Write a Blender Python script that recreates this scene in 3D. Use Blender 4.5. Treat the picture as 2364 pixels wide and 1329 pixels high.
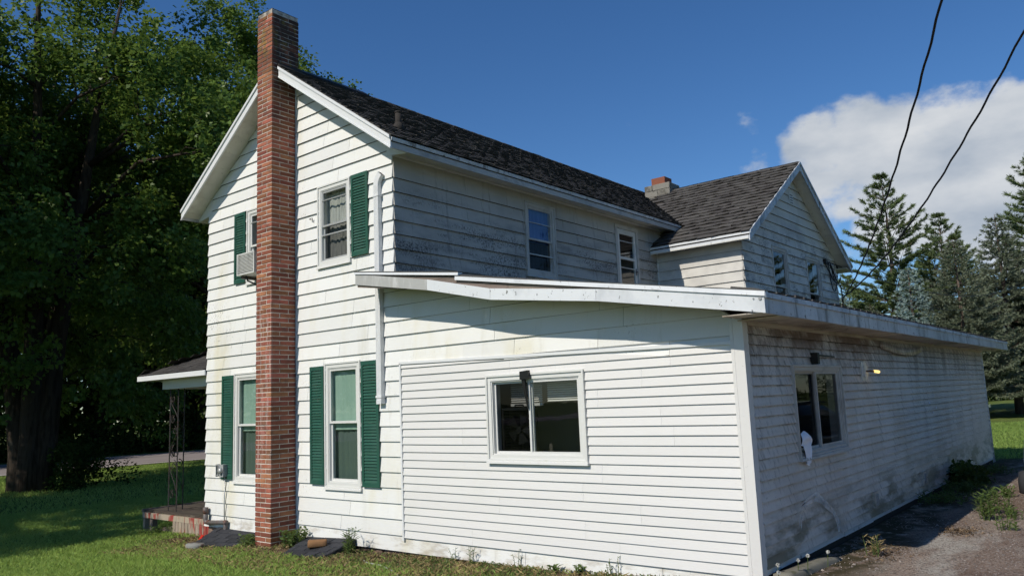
import bpy, math, random
import numpy as np
from mathutils import Vector, Matrix, noise as mnoise

# ------------------------------------------------------------------ start
for o in list(bpy.data.objects):
    bpy.data.objects.remove(o)
scene = bpy.context.scene
COL = scene.collection
random.seed(7)

# ------------------------------------------------------------------ camera
cam_data = bpy.data.cameras.new("camera")
cam = bpy.data.objects.new("camera", cam_data)
COL.objects.link(cam)
CAM = Vector((8.0009, -7.2618, 1.7210))
_r = Vector((0.770802, 0.635754, -0.041002))
_u = Vector((0.121747, -0.083823, 0.989015))
_f = Vector((-0.625333, 0.767327, 0.142012))
mw = Matrix(((_r.x, _u.x, -_f.x, CAM.x), (_r.y, _u.y, -_f.y, CAM.y), (_r.z, _u.z, -_f.z, CAM.z), (0, 0, 0, 1)))
cam.matrix_world = mw
cam_data.sensor_fit = 'HORIZONTAL'
cam_data.sensor_width = 36.0
cam_data.lens = 36.0 * 1803.4 / 2364.0
cam_data.clip_start = 0.05
cam_data.clip_end = 2000.0
scene.camera = cam

# ------------------------------------------------------------------ light
SUN_DIR = Vector((0.13, 1.0, -0.865)).normalized()      # way the light travels
SUN_EL = math.asin(-SUN_DIR.z)
sun_data = bpy.data.lights.new("sun", 'SUN')
sun_data.energy = 3.95
sun_data.angle = math.radians(0.53)
sun_data.color = (1.0, 0.93, 0.82)
sun = bpy.data.objects.new("sun", sun_data)
COL.objects.link(sun)
sun.rotation_euler = SUN_DIR.to_track_quat('-Z', 'Y').to_euler()
sun.location = (0, -30, 30)

world = bpy.data.worlds.new("World")
scene.world = world
world.use_nodes = True
wn = world.node_tree
wn.nodes.clear()


def wnode(t, **kw):
    n = wn.nodes.new(t)
    for k, v in kw.items():
        setattr(n, k, v)
    return n


def wmath(op, a, b=None, clamp=False):
    n = wn.nodes.new('ShaderNodeMath')
    n.operation = op
    n.use_clamp = clamp
    for i, x in enumerate((a, b)):
        if x is None:
            continue
        if isinstance(x, (int, float)):
            n.inputs[i].default_value = x
        else:
            wn.links.new(x, n.inputs[i])
    return n.outputs[0]


sky = wnode('ShaderNodeTexSky', sky_type='NISHITA')
sky.sun_disc = False
sky.sun_elevation = SUN_EL
sky.sun_rotation = math.atan2(-SUN_DIR.x, -SUN_DIR.y) % (2 * math.pi)
sky.altitude = 300
sky.air_density = 1.0
sky.dust_density = 0.1
sky.ozone_density = 1.6
bg_sky = wnode('ShaderNodeBackground')
bg_sky.inputs['Strength'].default_value = 0.072
hs = wnode('ShaderNodeHueSaturation')
hs.inputs['Saturation'].default_value = 1.22
wn.links.new(sky.outputs[0], hs.inputs['Color'])
tint = wnode('ShaderNodeMix', data_type='RGBA', blend_type='MULTIPLY')
tint.inputs['Factor'].default_value = 1.0
wn.links.new(hs.outputs[0], tint.inputs['A'])
tint.inputs['B'].default_value = (0.98, 1.20, 1.46, 1)
wn.links.new(tint.outputs['Result'], bg_sky.inputs['Color'])

tc = wnode('ShaderNodeTexCoord')
DIR = tc.outputs['Generated']


def wdot(v):
    n = wn.nodes.new('ShaderNodeVectorMath')
    n.operation = 'DOT_PRODUCT'
    wn.links.new(DIR, n.inputs[0])
    n.inputs[1].default_value = v
    return n.outputs['Value']


def wnoise(scale, detail, rough, stretch=(1, 1, 1), off=(0, 0, 0)):
    m = wn.nodes.new('ShaderNodeMapping')
    m.inputs['Scale'].default_value = stretch
    m.inputs['Location'].default_value = off
    wn.links.new(DIR, m.inputs['Vector'])
    n = wn.nodes.new('ShaderNodeTexNoise')
    n.inputs['Scale'].default_value = scale
    n.inputs['Detail'].default_value = detail
    n.inputs['Roughness'].default_value = rough
    wn.links.new(m.outputs[0], n.inputs['Vector'])
    return n.outputs[0]


def wblob(v, deg, gain):
    """smooth hump of cloudiness round one direction of the sky"""
    c = math.cos(math.radians(deg))
    d = wdot(v)
    mr = wn.nodes.new('ShaderNodeMapRange')
    mr.interpolation_type = 'SMOOTHSTEP'
    wn.links.new(d, mr.inputs[0])
    mr.inputs[1].default_value = c
    mr.inputs[2].default_value = 1.0
    mr.inputs[3].default_value = 0.0
    mr.inputs[4].default_value = gain
    return mr.outputs[0]


# cumulus bank low in the north-east, fair weather puffs elsewhere round the horizon
field = None
for v, deg, g in [((-0.273, 0.922, 0.273), 4.2, 0.55),
                  ((-0.228, 0.935, 0.271), 4.5, 0.55),
                  ((-0.185, 0.946, 0.266), 4.5, 0.55),
                  ((-0.143, 0.953, 0.267), 4.8, 0.56),
                  ((-0.108, 0.959, 0.261), 4.8, 0.56),
                  ((-0.068, 0.968, 0.242), 5.2, 0.56),
                  ((-0.257, 0.938, 0.234), 3.5, 0.46),
                  ((-0.199, 0.952, 0.234), 4.0, 0.52),
                  ((-0.149, 0.962, 0.230), 4.2, 0.50),
                  ((-0.097, 0.970, 0.221), 4.5, 0.52),
                  ((-0.195, 0.960, 0.200), 3.6, 0.50),
                  ((-0.159, 0.969, 0.189), 4.4, 0.58),
                  ((-0.119, 0.976, 0.183), 4.6, 0.58),
                  ((-0.074, 0.983, 0.166), 5.5, 0.58),
                  ((-0.221, 0.960, 0.174), 3.2, 0.44),
                  ((-0.249, 0.955, 0.160), 3.0, 0.40),
                  ((-0.347, 0.899, 0.267), 2.4, 0.25),
                  ((-0.347, 0.885, 0.310), 1.9, 0.19),
                  ((0.2, -0.93, 0.28), 14, 0.40), ((-0.8, -0.55, 0.25), 14, 0.42), ((-0.97, 0.1, 0.2), 9, 0.34)]:
    b = wblob(v, deg, g)
    field = b if field is None else wmath('MAXIMUM', field, b)
n1 = wnoise(11.0, 11.0, 0.58, (1, 1, 1.5), (0.3, 1.7, 0.2))
dens = wmath('ADD', field, wmath('MULTIPLY', wmath('SUBTRACT', n1, 0.5), 1.0))
mr = wnode('ShaderNodeMapRange', interpolation_type='SMOOTHSTEP')
wn.links.new(dens, mr.inputs[0])
mr.inputs[1].default_value = 0.19
mr.inputs[2].default_value = 0.42
mr.inputs[3].default_value = 0.0
mr.inputs[4].default_value = 0.97
# inner modelling of the cloud: billows lit from the south, grey hollows
n2 = wnoise(6.5, 8.0, 0.52, (1, 1, 2.2), (4.1, 0.4, 1.1))
shade = wmath('ADD', wmath('MULTIPLY', wmath('SUBTRACT', n2, 0.5), 2.6), 0.52, True)
ramp = wnode('ShaderNodeMix', data_type='RGBA')
wn.links.new(shade, ramp.inputs['Factor'])
ramp.inputs['A'].default_value = (0.42, 0.50, 0.61, 1)
ramp.inputs['B'].default_value = (0.90, 0.92, 0.94, 1)
bg_cloud = wnode('ShaderNodeBackground')
bg_cloud.inputs['Strength'].default_value = 0.82
wn.links.new(ramp.outputs['Result'], bg_cloud.inputs['Color'])
mix = wnode('ShaderNodeMixShader')
wn.links.new(mr.outputs[0], mix.inputs[0])
wn.links.new(bg_sky.outputs[0], mix.inputs[1])
wn.links.new(bg_cloud.outputs[0], mix.inputs[2])
wo = wnode('ShaderNodeOutputWorld')
wn.links.new(mix.outputs[0], wo.inputs['Surface'])

# ------------------------------------------------------------------ exposure
scene.view_settings.view_transform = 'Standard'
scene.view_settings.look = 'None'
scene.view_settings.exposure = 0.0
scene.view_settings.gamma = 1.0
scene.view_settings.use_curve_mapping = False
scene.render.engine = 'CYCLES'
scene.cycles.use_adaptive_sampling = True
scene.cycles.adaptive_threshold = 0.03
scene.cycles.max_bounces = 5
scene.cycles.diffuse_bounces = 2
scene.cycles.glossy_bounces = 3
scene.cycles.transparent_max_bounces = 16

# ------------------------------------------------------------------ materials


class NT:
    def __init__(self, name):
        self.m = bpy.data.materials.new(name)
        self.m.use_nodes = True
        self.t = self.m.node_tree
        self.t.nodes.clear()
        self.out = self.t.nodes.new('ShaderNodeOutputMaterial')
        self._pos = None

    def new(self, ty, **kw):
        n = self.t.nodes.new(ty)
        for k, v in kw.items():
            setattr(n, k, v)
        return n

    def set(self, sock, v):
        if isinstance(v, bpy.types.NodeSocket):
            self.t.links.new(v, sock)
        else:
            sock.default_value = v

    def pos(self):
        if self._pos is None:
            self._pos = self.new('ShaderNodeNewGeometry')
        return self._pos.outputs['Position']

    def island(self):
        self.pos()
        return self._pos.outputs['Random Per Island']

    def objpos(self):
        return self.new('ShaderNodeTexCoord').outputs['Object']

    def math(self, op, a, b=0.0, c=None, clamp=False):
        n = self.new('ShaderNodeMath', operation=op, use_clamp=clamp)
        self.set(n.inputs[0], a)
        self.set(n.inputs[1], b)
        if c is not None:
            self.set(n.inputs[2], c)
        return n.outputs[0]

    def noise(self, scale=(1, 1, 1), detail=4.0, rough=0.55, off=(0, 0, 0), vec=None, distort=0.0):
        mp = self.new('ShaderNodeMapping')
        mp.inputs['Scale'].default_value = scale if isinstance(scale, tuple) else (scale,) * 3
        mp.inputs['Location'].default_value = off
        self.set(mp.inputs['Vector'], vec or self.pos())
        n = self.new('ShaderNodeTexNoise')
        n.inputs['Scale'].default_value = 1.0
        n.inputs['Detail'].default_value = detail
        n.inputs['Roughness'].default_value = rough
        n.inputs['Distortion'].default_value = distort
        self.set(n.inputs['Vector'], mp.outputs[0])
        return n.outputs[0]

    def smooth(self, v, a, b, lo=0.0, hi=1.0):
        n = self.new('ShaderNodeMapRange', interpolation_type='SMOOTHSTEP')
        self.set(n.inputs[0], v)
        flip = a > b
        n.inputs[1].default_value = min(a, b)
        n.inputs[2].default_value = max(a, b)
        n.inputs[3].default_value = hi if flip else lo
        n.inputs[4].default_value = lo if flip else hi
        return n.outputs[0]

    def axis(self, ax):
        s = self.new('ShaderNodeSeparateXYZ')
        self.set(s.inputs[0], self.pos())
        return s.outputs['XYZ'.index(ax)]

    def mixc(self, f, a, b):
        n = self.new('ShaderNodeMix', data_type='RGBA')
        self.set(n.inputs['Factor'], f)
        for k, v in (('A', a), ('B', b)):
            if not isinstance(v, bpy.types.NodeSocket):
                v = tuple(v) + (1,) if len(v) == 3 else v
            self.set(n.inputs[k], v)
        return n.outputs['Result']

    def bump(self, h, strength, dist, prev=None):
        n = self.new('ShaderNodeBump')
        n.inputs['Strength'].default_value = strength
        n.inputs['Distance'].default_value = dist
        self.set(n.inputs['Height'], h)
        if prev is not None:
            self.set(n.inputs['Normal'], prev)
        return n.outputs[0]

    def principled(self, color, rough=0.6, spec=0.4, normal=None, metal=0.0, coat=0.0):
        b = self.new('ShaderNodeBsdfPrincipled')
        if not isinstance(color, bpy.types.NodeSocket):
            color = (tuple(color) + (1,))[:4]
        self.set(b.inputs['Base Color'], color)
        self.set(b.inputs['Roughness'], rough)
        b.inputs['Specular IOR Level'].default_value = spec
        b.inputs['Metallic'].default_value = metal
        if coat:
            b.inputs['Coat Weight'].default_value = coat
        if normal is not None:
            self.set(b.inputs['Normal'], normal)
        return b.outputs[0]

    def done(self, sh):
        self.t.links.new(sh, self.out.inputs['Surface'])
        return self.m


def surf(name, base, rough=0.6, spec=0.4, var=0.0, layers=(), bumps=(), metal=0.0, island=0.0, coat=0.0, lapdirt=None):
    """base colour + any number of stain layers (world-space noise with its own shape) + fine relief.
    layer: (colour, scale, lo, hi, amount, masks, offset) ; mask: (axis, a, b) ramps 0..1 from a to b"""
    N = NT(name)
    c = tuple(base) + (1,)
    if var:
        oi = N.new('ShaderNodeObjectInfo')
        k = N.math('MULTIPLY_ADD', oi.outputs['Random'], 2 * var, 1 - var)
        h = N.new('ShaderNodeHueSaturation')
        h.inputs['Color'].default_value = c
        N.set(h.inputs['Value'], k)
        k2 = N.math('MULTIPLY_ADD', N.math('FRACT', N.math('MULTIPLY', oi.outputs['Random'], 7.31)), 0.03 * min(1, var * 4), 0.5 - 0.015 * min(1, var * 4))
        N.set(h.inputs['Hue'], k2)
        c = h.outputs[0]
    if island:
        k = N.math('MULTIPLY_ADD', N.island(), 2 * island, 1 - island)
        h = N.new('ShaderNodeHueSaturation')
        N.set(h.inputs['Color'], c)
        N.set(h.inputs['Value'], k)
        c = h.outputs[0]
    for i, L in enumerate(layers):
        col, sc, lo, hi, amt = L[:5]
        masks = L[5] if len(L) > 5 else ()
        f = N.smooth(N.noise(sc, 4.0, 0.62, (3.7 * i + 1.3, 1.9 * i, 2.3 * i)), lo, hi, 0, amt)
        for ax, a, b in masks:
            if isinstance(ax, tuple):
                f = N.math('MULTIPLY', f, N.smooth(N.noise(ax, 3.0, 0.6, (2.1 * i, 4.4, 1.7)), a, b))
            else:
                f = N.math('MULTIPLY', f, N.smooth(N.axis(ax), a, b))
        c = N.mixc(f, c, col)
    if lapdirt:
        z0, ex, col, amt = lapdirt
        fr = N.math('FRACT', N.math('DIVIDE', N.math('SUBTRACT', N.axis('Z'), z0), ex))
        f = N.math('MULTIPLY', N.smooth(fr, 0.70, 0.98), N.smooth(N.noise((3.5, 3.5, 11), 7.0, 0.72, (5, 2, 8)), 0.47, 0.66, 0, amt))
        c = N.mixc(f, c, col)
    nm = None
    for sc, st, di in bumps:
        nm = N.bump(N.noise(sc, 5.0, 0.6), st, di, nm)
    return N.done(N.principled(c, rough, spec, nm, metal, coat))


MAT = {}
GRAIN = ((2.5, 2.5, 85.0), 0.35, 0.004)
MAT['siding'] = surf('painted_hardboard', (0.755, 0.757, 0.73), 0.62, 0.3, 0.05, layers=[
    ((0.62, 0.56, 0.34), (0.9, 0.9, 0.30), 0.50, 0.78, 0.65),
    ((0.48, 0.46, 0.36), (2.3, 2.3, 0.45), 0.58, 0.78, 0.40),
    ((0.52, 0.50, 0.44), (9, 9, 1.0), 0.60, 0.80, 0.45),
    ((0.14, 0.14, 0.13), (40, 40, 26), 0.55, 0.66, 0.8, (((1.6, 1.6, 2.4), 0.50, 0.62), ('X', -2.9, -3.6), ('Z', 4.6, 3.6), ('Z', 1.6, 2.4))),
    ((0.22, 0.21, 0.18), (46, 46, 30), 0.60, 0.70, 0.7, (((0.9, 0.9, 1.6), 0.52, 0.66),)),
    ((0.30, 0.24, 0.15), (3, 3, 9), 0.45, 0.70, 0.55, (('Z', 0.12, -0.12),)),
], bumps=[GRAIN, ((1.7, 1.7, 1.7), 0.25, 0.012)])
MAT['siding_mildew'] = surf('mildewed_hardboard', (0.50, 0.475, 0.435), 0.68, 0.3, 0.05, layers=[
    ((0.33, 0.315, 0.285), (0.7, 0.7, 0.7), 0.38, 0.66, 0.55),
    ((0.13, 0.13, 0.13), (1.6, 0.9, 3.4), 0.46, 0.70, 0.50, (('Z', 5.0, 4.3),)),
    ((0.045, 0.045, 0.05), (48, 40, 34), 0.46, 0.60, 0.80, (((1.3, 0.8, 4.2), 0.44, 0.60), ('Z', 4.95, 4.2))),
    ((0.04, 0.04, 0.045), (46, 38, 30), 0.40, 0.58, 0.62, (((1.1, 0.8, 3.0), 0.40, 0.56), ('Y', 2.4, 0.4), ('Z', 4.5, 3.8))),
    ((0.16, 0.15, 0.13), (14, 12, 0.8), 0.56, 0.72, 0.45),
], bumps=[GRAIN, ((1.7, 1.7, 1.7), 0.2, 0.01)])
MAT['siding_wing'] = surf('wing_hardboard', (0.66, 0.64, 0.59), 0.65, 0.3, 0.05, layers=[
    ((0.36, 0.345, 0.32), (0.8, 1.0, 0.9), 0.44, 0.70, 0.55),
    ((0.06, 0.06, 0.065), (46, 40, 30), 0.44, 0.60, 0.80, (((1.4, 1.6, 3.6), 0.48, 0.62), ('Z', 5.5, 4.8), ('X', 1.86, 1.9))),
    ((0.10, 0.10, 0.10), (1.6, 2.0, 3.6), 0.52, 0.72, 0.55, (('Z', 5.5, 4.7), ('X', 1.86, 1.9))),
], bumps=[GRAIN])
MAT['vinyl'] = surf('white_vinyl', (0.685, 0.675, 0.65), 0.42, 0.4, 0.02, layers=[
    ((0.62, 0.62, 0.57), (1.3, 1.3, 0.8), 0.55, 0.8, 0.35),
    ((0.2, 0.2, 0.18), (34, 34, 26), 0.70, 0.75, 0.7),
], bumps=[((1.2, 1.2, 6), 0.15, 0.01)])
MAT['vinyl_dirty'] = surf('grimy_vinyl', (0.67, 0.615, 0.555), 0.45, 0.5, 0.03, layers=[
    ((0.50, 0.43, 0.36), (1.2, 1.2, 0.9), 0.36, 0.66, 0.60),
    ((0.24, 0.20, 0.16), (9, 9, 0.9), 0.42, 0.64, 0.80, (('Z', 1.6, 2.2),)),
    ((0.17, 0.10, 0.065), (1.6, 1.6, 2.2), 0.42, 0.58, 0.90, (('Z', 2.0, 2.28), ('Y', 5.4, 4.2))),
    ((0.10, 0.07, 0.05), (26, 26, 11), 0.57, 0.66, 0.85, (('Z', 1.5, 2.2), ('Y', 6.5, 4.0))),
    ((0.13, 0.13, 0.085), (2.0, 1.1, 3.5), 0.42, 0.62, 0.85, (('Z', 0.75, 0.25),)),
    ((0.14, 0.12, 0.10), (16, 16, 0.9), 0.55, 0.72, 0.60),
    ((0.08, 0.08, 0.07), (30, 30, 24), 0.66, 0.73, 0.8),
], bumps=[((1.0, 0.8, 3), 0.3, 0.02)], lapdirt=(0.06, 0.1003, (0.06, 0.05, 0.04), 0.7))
MAT['trim'] = surf('white_trim', (0.72, 0.73, 0.73), 0.45, 0.4, 0.02, layers=[
    ((0.45, 0.44, 0.40), (4, 4, 3), 0.60, 0.80, 0.45), ((0.10, 0.10, 0.09), (40, 40, 40), 0.70, 0.75, 0.7)], bumps=[((6, 6, 6), 0.1, 0.004)])
MAT['trim_shade_dirty'] = surf('shade_greyed_trim', (0.50, 0.485, 0.455), 0.5, 0.4, 0.03, layers=[  # white trim with the walls' shade put into its base, plus stains and specks
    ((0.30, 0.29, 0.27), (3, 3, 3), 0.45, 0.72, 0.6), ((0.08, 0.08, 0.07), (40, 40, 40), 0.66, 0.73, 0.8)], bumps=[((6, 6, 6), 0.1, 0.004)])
MAT['metal_trim'] = surf('weathered_aluminium', (0.70, 0.72, 0.73), 0.36, 0.5, 0.03, layers=[
    ((0.46, 0.48, 0.50), (2.5, 2.5, 2.0), 0.48, 0.72, 0.55), ((0.07, 0.065, 0.05), (24, 24, 16), 0.64, 0.70, 0.85),
    ((0.16, 0.15, 0.12), (3.5, 3.5, 7), 0.66, 0.76, 0.7)], bumps=[((2.2, 2.2, 5), 0.25, 0.012)])
MAT['metal_grimy'] = surf('streaked_aluminium', (0.60, 0.63, 0.66), 0.42, 0.5, 0.05, layers=[
    ((0.34, 0.37, 0.40), (2.0, 2.0, 1.5), 0.40, 0.68, 0.65), ((0.09, 0.09, 0.085), (9, 7, 0.8), 0.52, 0.68, 0.75),
    ((0.06, 0.055, 0.045), (20, 14, 14), 0.60, 0.68, 0.85)], bumps=[((2.5, 1.6, 4), 0.35, 0.02)])
MAT['alu_dull'] = surf('bare_dull_aluminium', (0.42, 0.42, 0.40), 0.4, 0.5, 0.0, layers=[
    ((0.62, 0.62, 0.61), (7, 7, 2), 0.5, 0.7, 0.7)], bumps=[((5, 5, 3), 0.2, 0.008)])
MAT['soffit'] = surf('soffit_paint', (0.66, 0.64, 0.56), 0.6, 0.3, 0.09, layers=[
    ((0.36, 0.33, 0.27), (1.6, 1.6, 1.6), 0.48, 0.75, 0.6), ((0.05, 0.05, 0.05), (16, 16, 16), 0.66, 0.71, 0.8)])
MAT['soffit_dirty'] = surf('stained_soffit', (0.50, 0.45, 0.38), 0.6, 0.3, 0.07, layers=[
    ((0.20, 0.15, 0.10), (2.2, 0.7, 2), 0.48, 0.70, 0.75), ((0.04, 0.035, 0.03), (4, 1.0, 4), 0.66, 0.70, 0.9)])
MAT['oldwood'] = surf('weathered_bare_wood', (0.21, 0.17, 0.145), 0.85, 0.2, 0.15, layers=[
    ((0.08, 0.06, 0.05), (2, 30, 30), 0.5, 0.68, 0.7), ((0.36, 0.33, 0.30), (1.5, 20, 40), 0.58, 0.72, 0.6)], bumps=[((2, 20, 60), 0.5, 0.006)])
MAT['redwood'] = surf('peeling_red_plank', (0.33, 0.27, 0.21), 0.85, 0.2, 0.2, layers=[
    ((0.30, 0.035, 0.03), (5, 5, 1.1), 0.50, 0.57, 0.9), ((0.09, 0.07, 0.05), (30, 30, 3), 0.55, 0.68, 0.7)], bumps=[((30, 30, 3), 0.6, 0.006)])
MAT['deckwood'] = surf('rotting_deck_plank', (0.095, 0.078, 0.062), 0.85, 0.2, 0.22, layers=[
    ((0.05, 0.045, 0.035), (3, 18, 18), 0.48, 0.66, 0.8), ((0.30, 0.26, 0.20), (2, 30, 30), 0.62, 0.72, 0.6)], bumps=[((3, 40, 40), 0.6, 0.006)])
MAT['brick'] = surf('clay_brick', (0.305, 0.112, 0.064), 0.85, 0.25, 0.42, layers=[
    ((0.20, 0.065, 0.04), (9, 9, 22), 0.46, 0.70, 0.6),
    ((0.46, 0.30, 0.27), (26, 26, 1.3), 0.50, 0.66, 0.75, (('Y', -0.43, -0.46), ('Z', 3.9, 3.2), ('Z', 0.1, 0.9))),
    ((0.55, 0.48, 0.42), (30, 30, 24), 0.62, 0.68, 0.75, (('Z', 1.8, 1.2), ('Z', 0.5, 0.9), ('Y', -0.43, -0.46))),
    ((0.045, 0.034, 0.03), (6, 6, 5), 0.28, 0.56, 0.90, (('Z', 5.8, 7.3), ('Y', -0.46, -0.40))),
    ((0.20, 0.15, 0.035), (7, 7, 4), 0.50, 0.66, 0.7, (('Z', 6.6, 7.2),)),
    ((0.06, 0.05, 0.045), (5, 5, 9), 0.52, 0.72, 0.5)], bumps=[((60, 60, 60), 0.5, 0.004)])
MAT['mortar'] = surf('lime_mortar', (0.62, 0.57, 0.50), 0.95, 0.1, 0.0, layers=[
    ((0.24, 0.20, 0.17), (5, 5, 8), 0.42, 0.68, 0.75), ((0.66, 0.64, 0.60), (9, 9, 9), 0.55, 0.7, 0.6, (('Z', 5.5, 1.0),)),
    ((0.07, 0.06, 0.05), (5, 5, 5), 0.35, 0.6, 0.85, (('Z', 6.4, 7.4),))], bumps=[((50, 50, 50), 0.6, 0.006)])
MAT['shutter'] = surf('green_shutter', (0.016, 0.082, 0.056), 0.5, 0.35, 0.10, layers=[
    ((0.055, 0.115, 0.09), (2, 2, 0.9), 0.45, 0.72, 0.55), ((0.10, 0.12, 0.10), (30, 30, 10), 0.6, 0.75, 0.4)])
MAT['shingle'] = surf('worn_asphalt_shingle', (0.074, 0.069, 0.064), 0.92, 0.2, 0.12, layers=[
    ((0.03, 0.028, 0.027), (2.5, 1.5, 2.5), 0.45, 0.68, 0.5), ((0.12, 0.11, 0.10), (26, 26, 26), 0.58, 0.68, 0.6),
    ((0.34, 0.34, 0.31), (14, 14, 14), 0.70, 0.74, 0.7)], bumps=[((90, 90, 90), 0.6, 0.005)])
MAT['shingle_stuff'] = surf('worn_asphalt_shingle_rows', (0.070, 0.066, 0.062), 0.92, 0.2, 0.0, layers=[
    ((0.03, 0.028, 0.027), (2.5, 1.5, 2.5), 0.45, 0.68, 0.5), ((0.12, 0.11, 0.10), (26, 26, 26), 0.58, 0.68, 0.6),
    ((0.34, 0.34, 0.31), (14, 14, 14), 0.70, 0.74, 0.7)], bumps=[((90, 90, 90), 0.6, 0.005)], island=0.15)
MAT['shingle_wing'] = surf('curled_grey_shingle', (0.085, 0.080, 0.074), 0.92, 0.2, 0.22, layers=[
    ((0.035, 0.03, 0.03), (3, 3, 3), 0.48, 0.7, 0.5), ((0.15, 0.14, 0.13), (30, 30, 30), 0.58, 0.7, 0.5)], bumps=[((90, 90, 90), 0.6, 0.005)])
MAT['shingle_hatch'] = surf('charcoal_hatch_shingle', (0.040, 0.042, 0.048), 0.9, 0.2, 0.18, layers=[
    ((0.085, 0.085, 0.09), (40, 40, 40), 0.58, 0.7, 0.6)], bumps=[((90, 90, 90), 0.5, 0.004)])
MAT['rollroof'] = surf('roll_roofing', (0.10, 0.095, 0.09), 0.95, 0.1, layers=[((0.03, 0.03, 0.03), (2, 2, 2), 0.45, 0.7, 0.6)])
MAT['underlay'] = surf('dark_sheathing', (0.05, 0.045, 0.04), 0.9, 0.1)
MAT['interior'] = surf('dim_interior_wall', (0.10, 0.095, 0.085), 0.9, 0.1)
MAT['vinylwin'] = surf('window_vinyl', (0.68, 0.68, 0.65), 0.4, 0.4, 0.02, layers=[
    ((0.48, 0.44, 0.33), (6, 6, 5), 0.60, 0.8, 0.45), ((0.1, 0.09, 0.07), (40, 40, 40), 0.70, 0.75, 0.5)])
MAT['alusash'] = surf('grey_storm_sash', (0.46, 0.47, 0.46), 0.38, 0.5, 0.05, metal=0.3)
MAT['screen'] = surf('grey_insect_screen', (0.18, 0.18, 0.18), 0.7, 0.2)
MAT['curtain'] = surf('pale_lace_curtain', (0.46, 0.46, 0.43), 0.9, 0.1, layers=[((0.22, 0.23, 0.22), (20, 20, 3), 0.45, 0.65, 0.6)])
MAT['greenshade'] = surf('green_roller_shade', (0.30, 0.435, 0.355), 0.8, 0.2, layers=[((0.24, 0.37, 0.30), (8, 8, 1), 0.45, 0.65, 0.6)])
MAT['greencurtain'] = surf('dull_green_curtain', (0.085, 0.125, 0.105), 0.9, 0.1)
MAT['bluecurtain'] = surf('blue_curtain', (0.035, 0.11, 0.36), 0.8, 0.2)
MAT['darkcurtain'] = surf('dark_curtain', (0.05, 0.055, 0.06), 0.9, 0.1)
MAT['blind'] = surf('white_blind', (0.62, 0.60, 0.55), 0.6, 0.3)
MAT['black'] = surf('black_plastic', (0.012, 0.012, 0.012), 0.45, 0.4)
MAT['darkiron'] = surf('rusty_wrought_iron', (0.035, 0.028, 0.025), 0.6, 0.4, layers=[((0.12, 0.05, 0.03), (20, 20, 20), 0.55, 0.7, 0.6)])
MAT['rustpipe'] = surf('rusty_pipe', (0.13, 0.12, 0.115), 0.55, 0.4, layers=[((0.15, 0.06, 0.035), (9, 9, 9), 0.48, 0.65, 0.8)])
MAT['greybox'] = surf('grey_meter_box', (0.33, 0.34, 0.34), 0.5, 0.4, layers=[((0.12, 0.12, 0.12), (20, 20, 20), 0.55, 0.7, 0.6)])
MAT['concrete'] = surf('old_concrete', (0.20, 0.19, 0.155), 0.92, 0.2, layers=[
    ((0.13, 0.13, 0.10), (4, 4, 4), 0.45, 0.68, 0.7), ((0.08, 0.085, 0.04), (7, 7, 7), 0.55, 0.68, 0.7)], bumps=[((40, 40, 40), 0.5, 0.006)])
MAT['cinder'] = surf('cinder_block', (0.24, 0.23, 0.20), 0.95, 0.1, 0.1, layers=[((0.09, 0.085, 0.07), (5, 5, 5), 0.45, 0.68, 0.75)], bumps=[((60, 60, 60), 0.6, 0.006)])
MAT['clay'] = surf('clay_flue', (0.24, 0.085, 0.05), 0.8, 0.3, layers=[((0.16, 0.06, 0.04), (4, 4, 4), 0.5, 0.7, 0.7)])
MAT['orangebrick'] = surf('rounded_orange_brick', (0.25, 0.135, 0.065), 0.85, 0.2, layers=[
    ((0.24, 0.23, 0.20), (18, 18, 18), 0.50, 0.62, 0.8, (('Y', -0.55, -0.66),)), ((0.22, 0.12, 0.05), (9, 9, 9), 0.5, 0.7, 0.6)], bumps=[((60, 60, 60), 0.6, 0.005)])
MAT['stone'] = surf('flat_grey_stone', (0.24, 0.24, 0.22), 0.9, 0.2, layers=[((0.12, 0.07, 0.05), (7, 7, 7), 0.46, 0.62, 0.8), ((0.36, 0.37, 0.34), (16, 16, 16), 0.55, 0.7, 0.6)], bumps=[((40, 40, 40), 0.6, 0.008)])
MAT['foundation'] = surf('rubble_foundation', (0.26, 0.18, 0.14), 0.95, 0.1, 0.15, layers=[((0.10, 0.08, 0.07), (5, 5, 5), 0.45, 0.65, 0.7)], bumps=[((20, 20, 20), 0.7, 0.02)])
MAT['ac'] = surf('air_conditioner_case', (0.66, 0.66, 0.63), 0.5, 0.4, layers=[((0.36, 0.36, 0.35), (8, 8, 3), 0.5, 0.7, 0.6)])
MAT['acgrille'] = surf('air_conditioner_fins', (0.22, 0.225, 0.22), 0.5, 0.5)
MAT['cloth'] = surf('white_cotton', (0.80, 0.82, 0.88), 0.9, 0.1)
MAT['cable'] = surf('black_cable', (0.02, 0.02, 0.022), 0.55, 0.4)
MAT['cord'] = surf('pale_cord', (0.42, 0.42, 0.40), 0.7, 0.3)
MAT['bark'] = surf('maple_bark', (0.070, 0.055, 0.043), 0.95, 0.1, layers=[
    ((0.025, 0.02, 0.016), (9, 9, 1.5), 0.45, 0.65, 0.8), ((0.14, 0.125, 0.10), (4, 4, 2), 0.60, 0.75, 0.5)], bumps=[((14, 14, 2.2), 1.0, 0.03)])
MAT['barkpine'] = surf('conifer_bark', (0.14, 0.11, 0.09), 0.95, 0.1, layers=[((0.05, 0.04, 0.03), (8, 8, 3), 0.45, 0.65, 0.8)], bumps=[((14, 14, 5), 1.0, 0.03)])
MAT['stem'] = surf('green_stem', (0.09, 0.13, 0.04), 0.7, 0.2)
MAT['deadleaf'] = surf('dead_leaves', (0.17, 0.12, 0.075), 0.9, 0.1, island=0.5)
MAT['drygrass'] = surf('dry_grass', (0.30, 0.235, 0.11), 0.9, 0.1, island=0.35)
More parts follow.
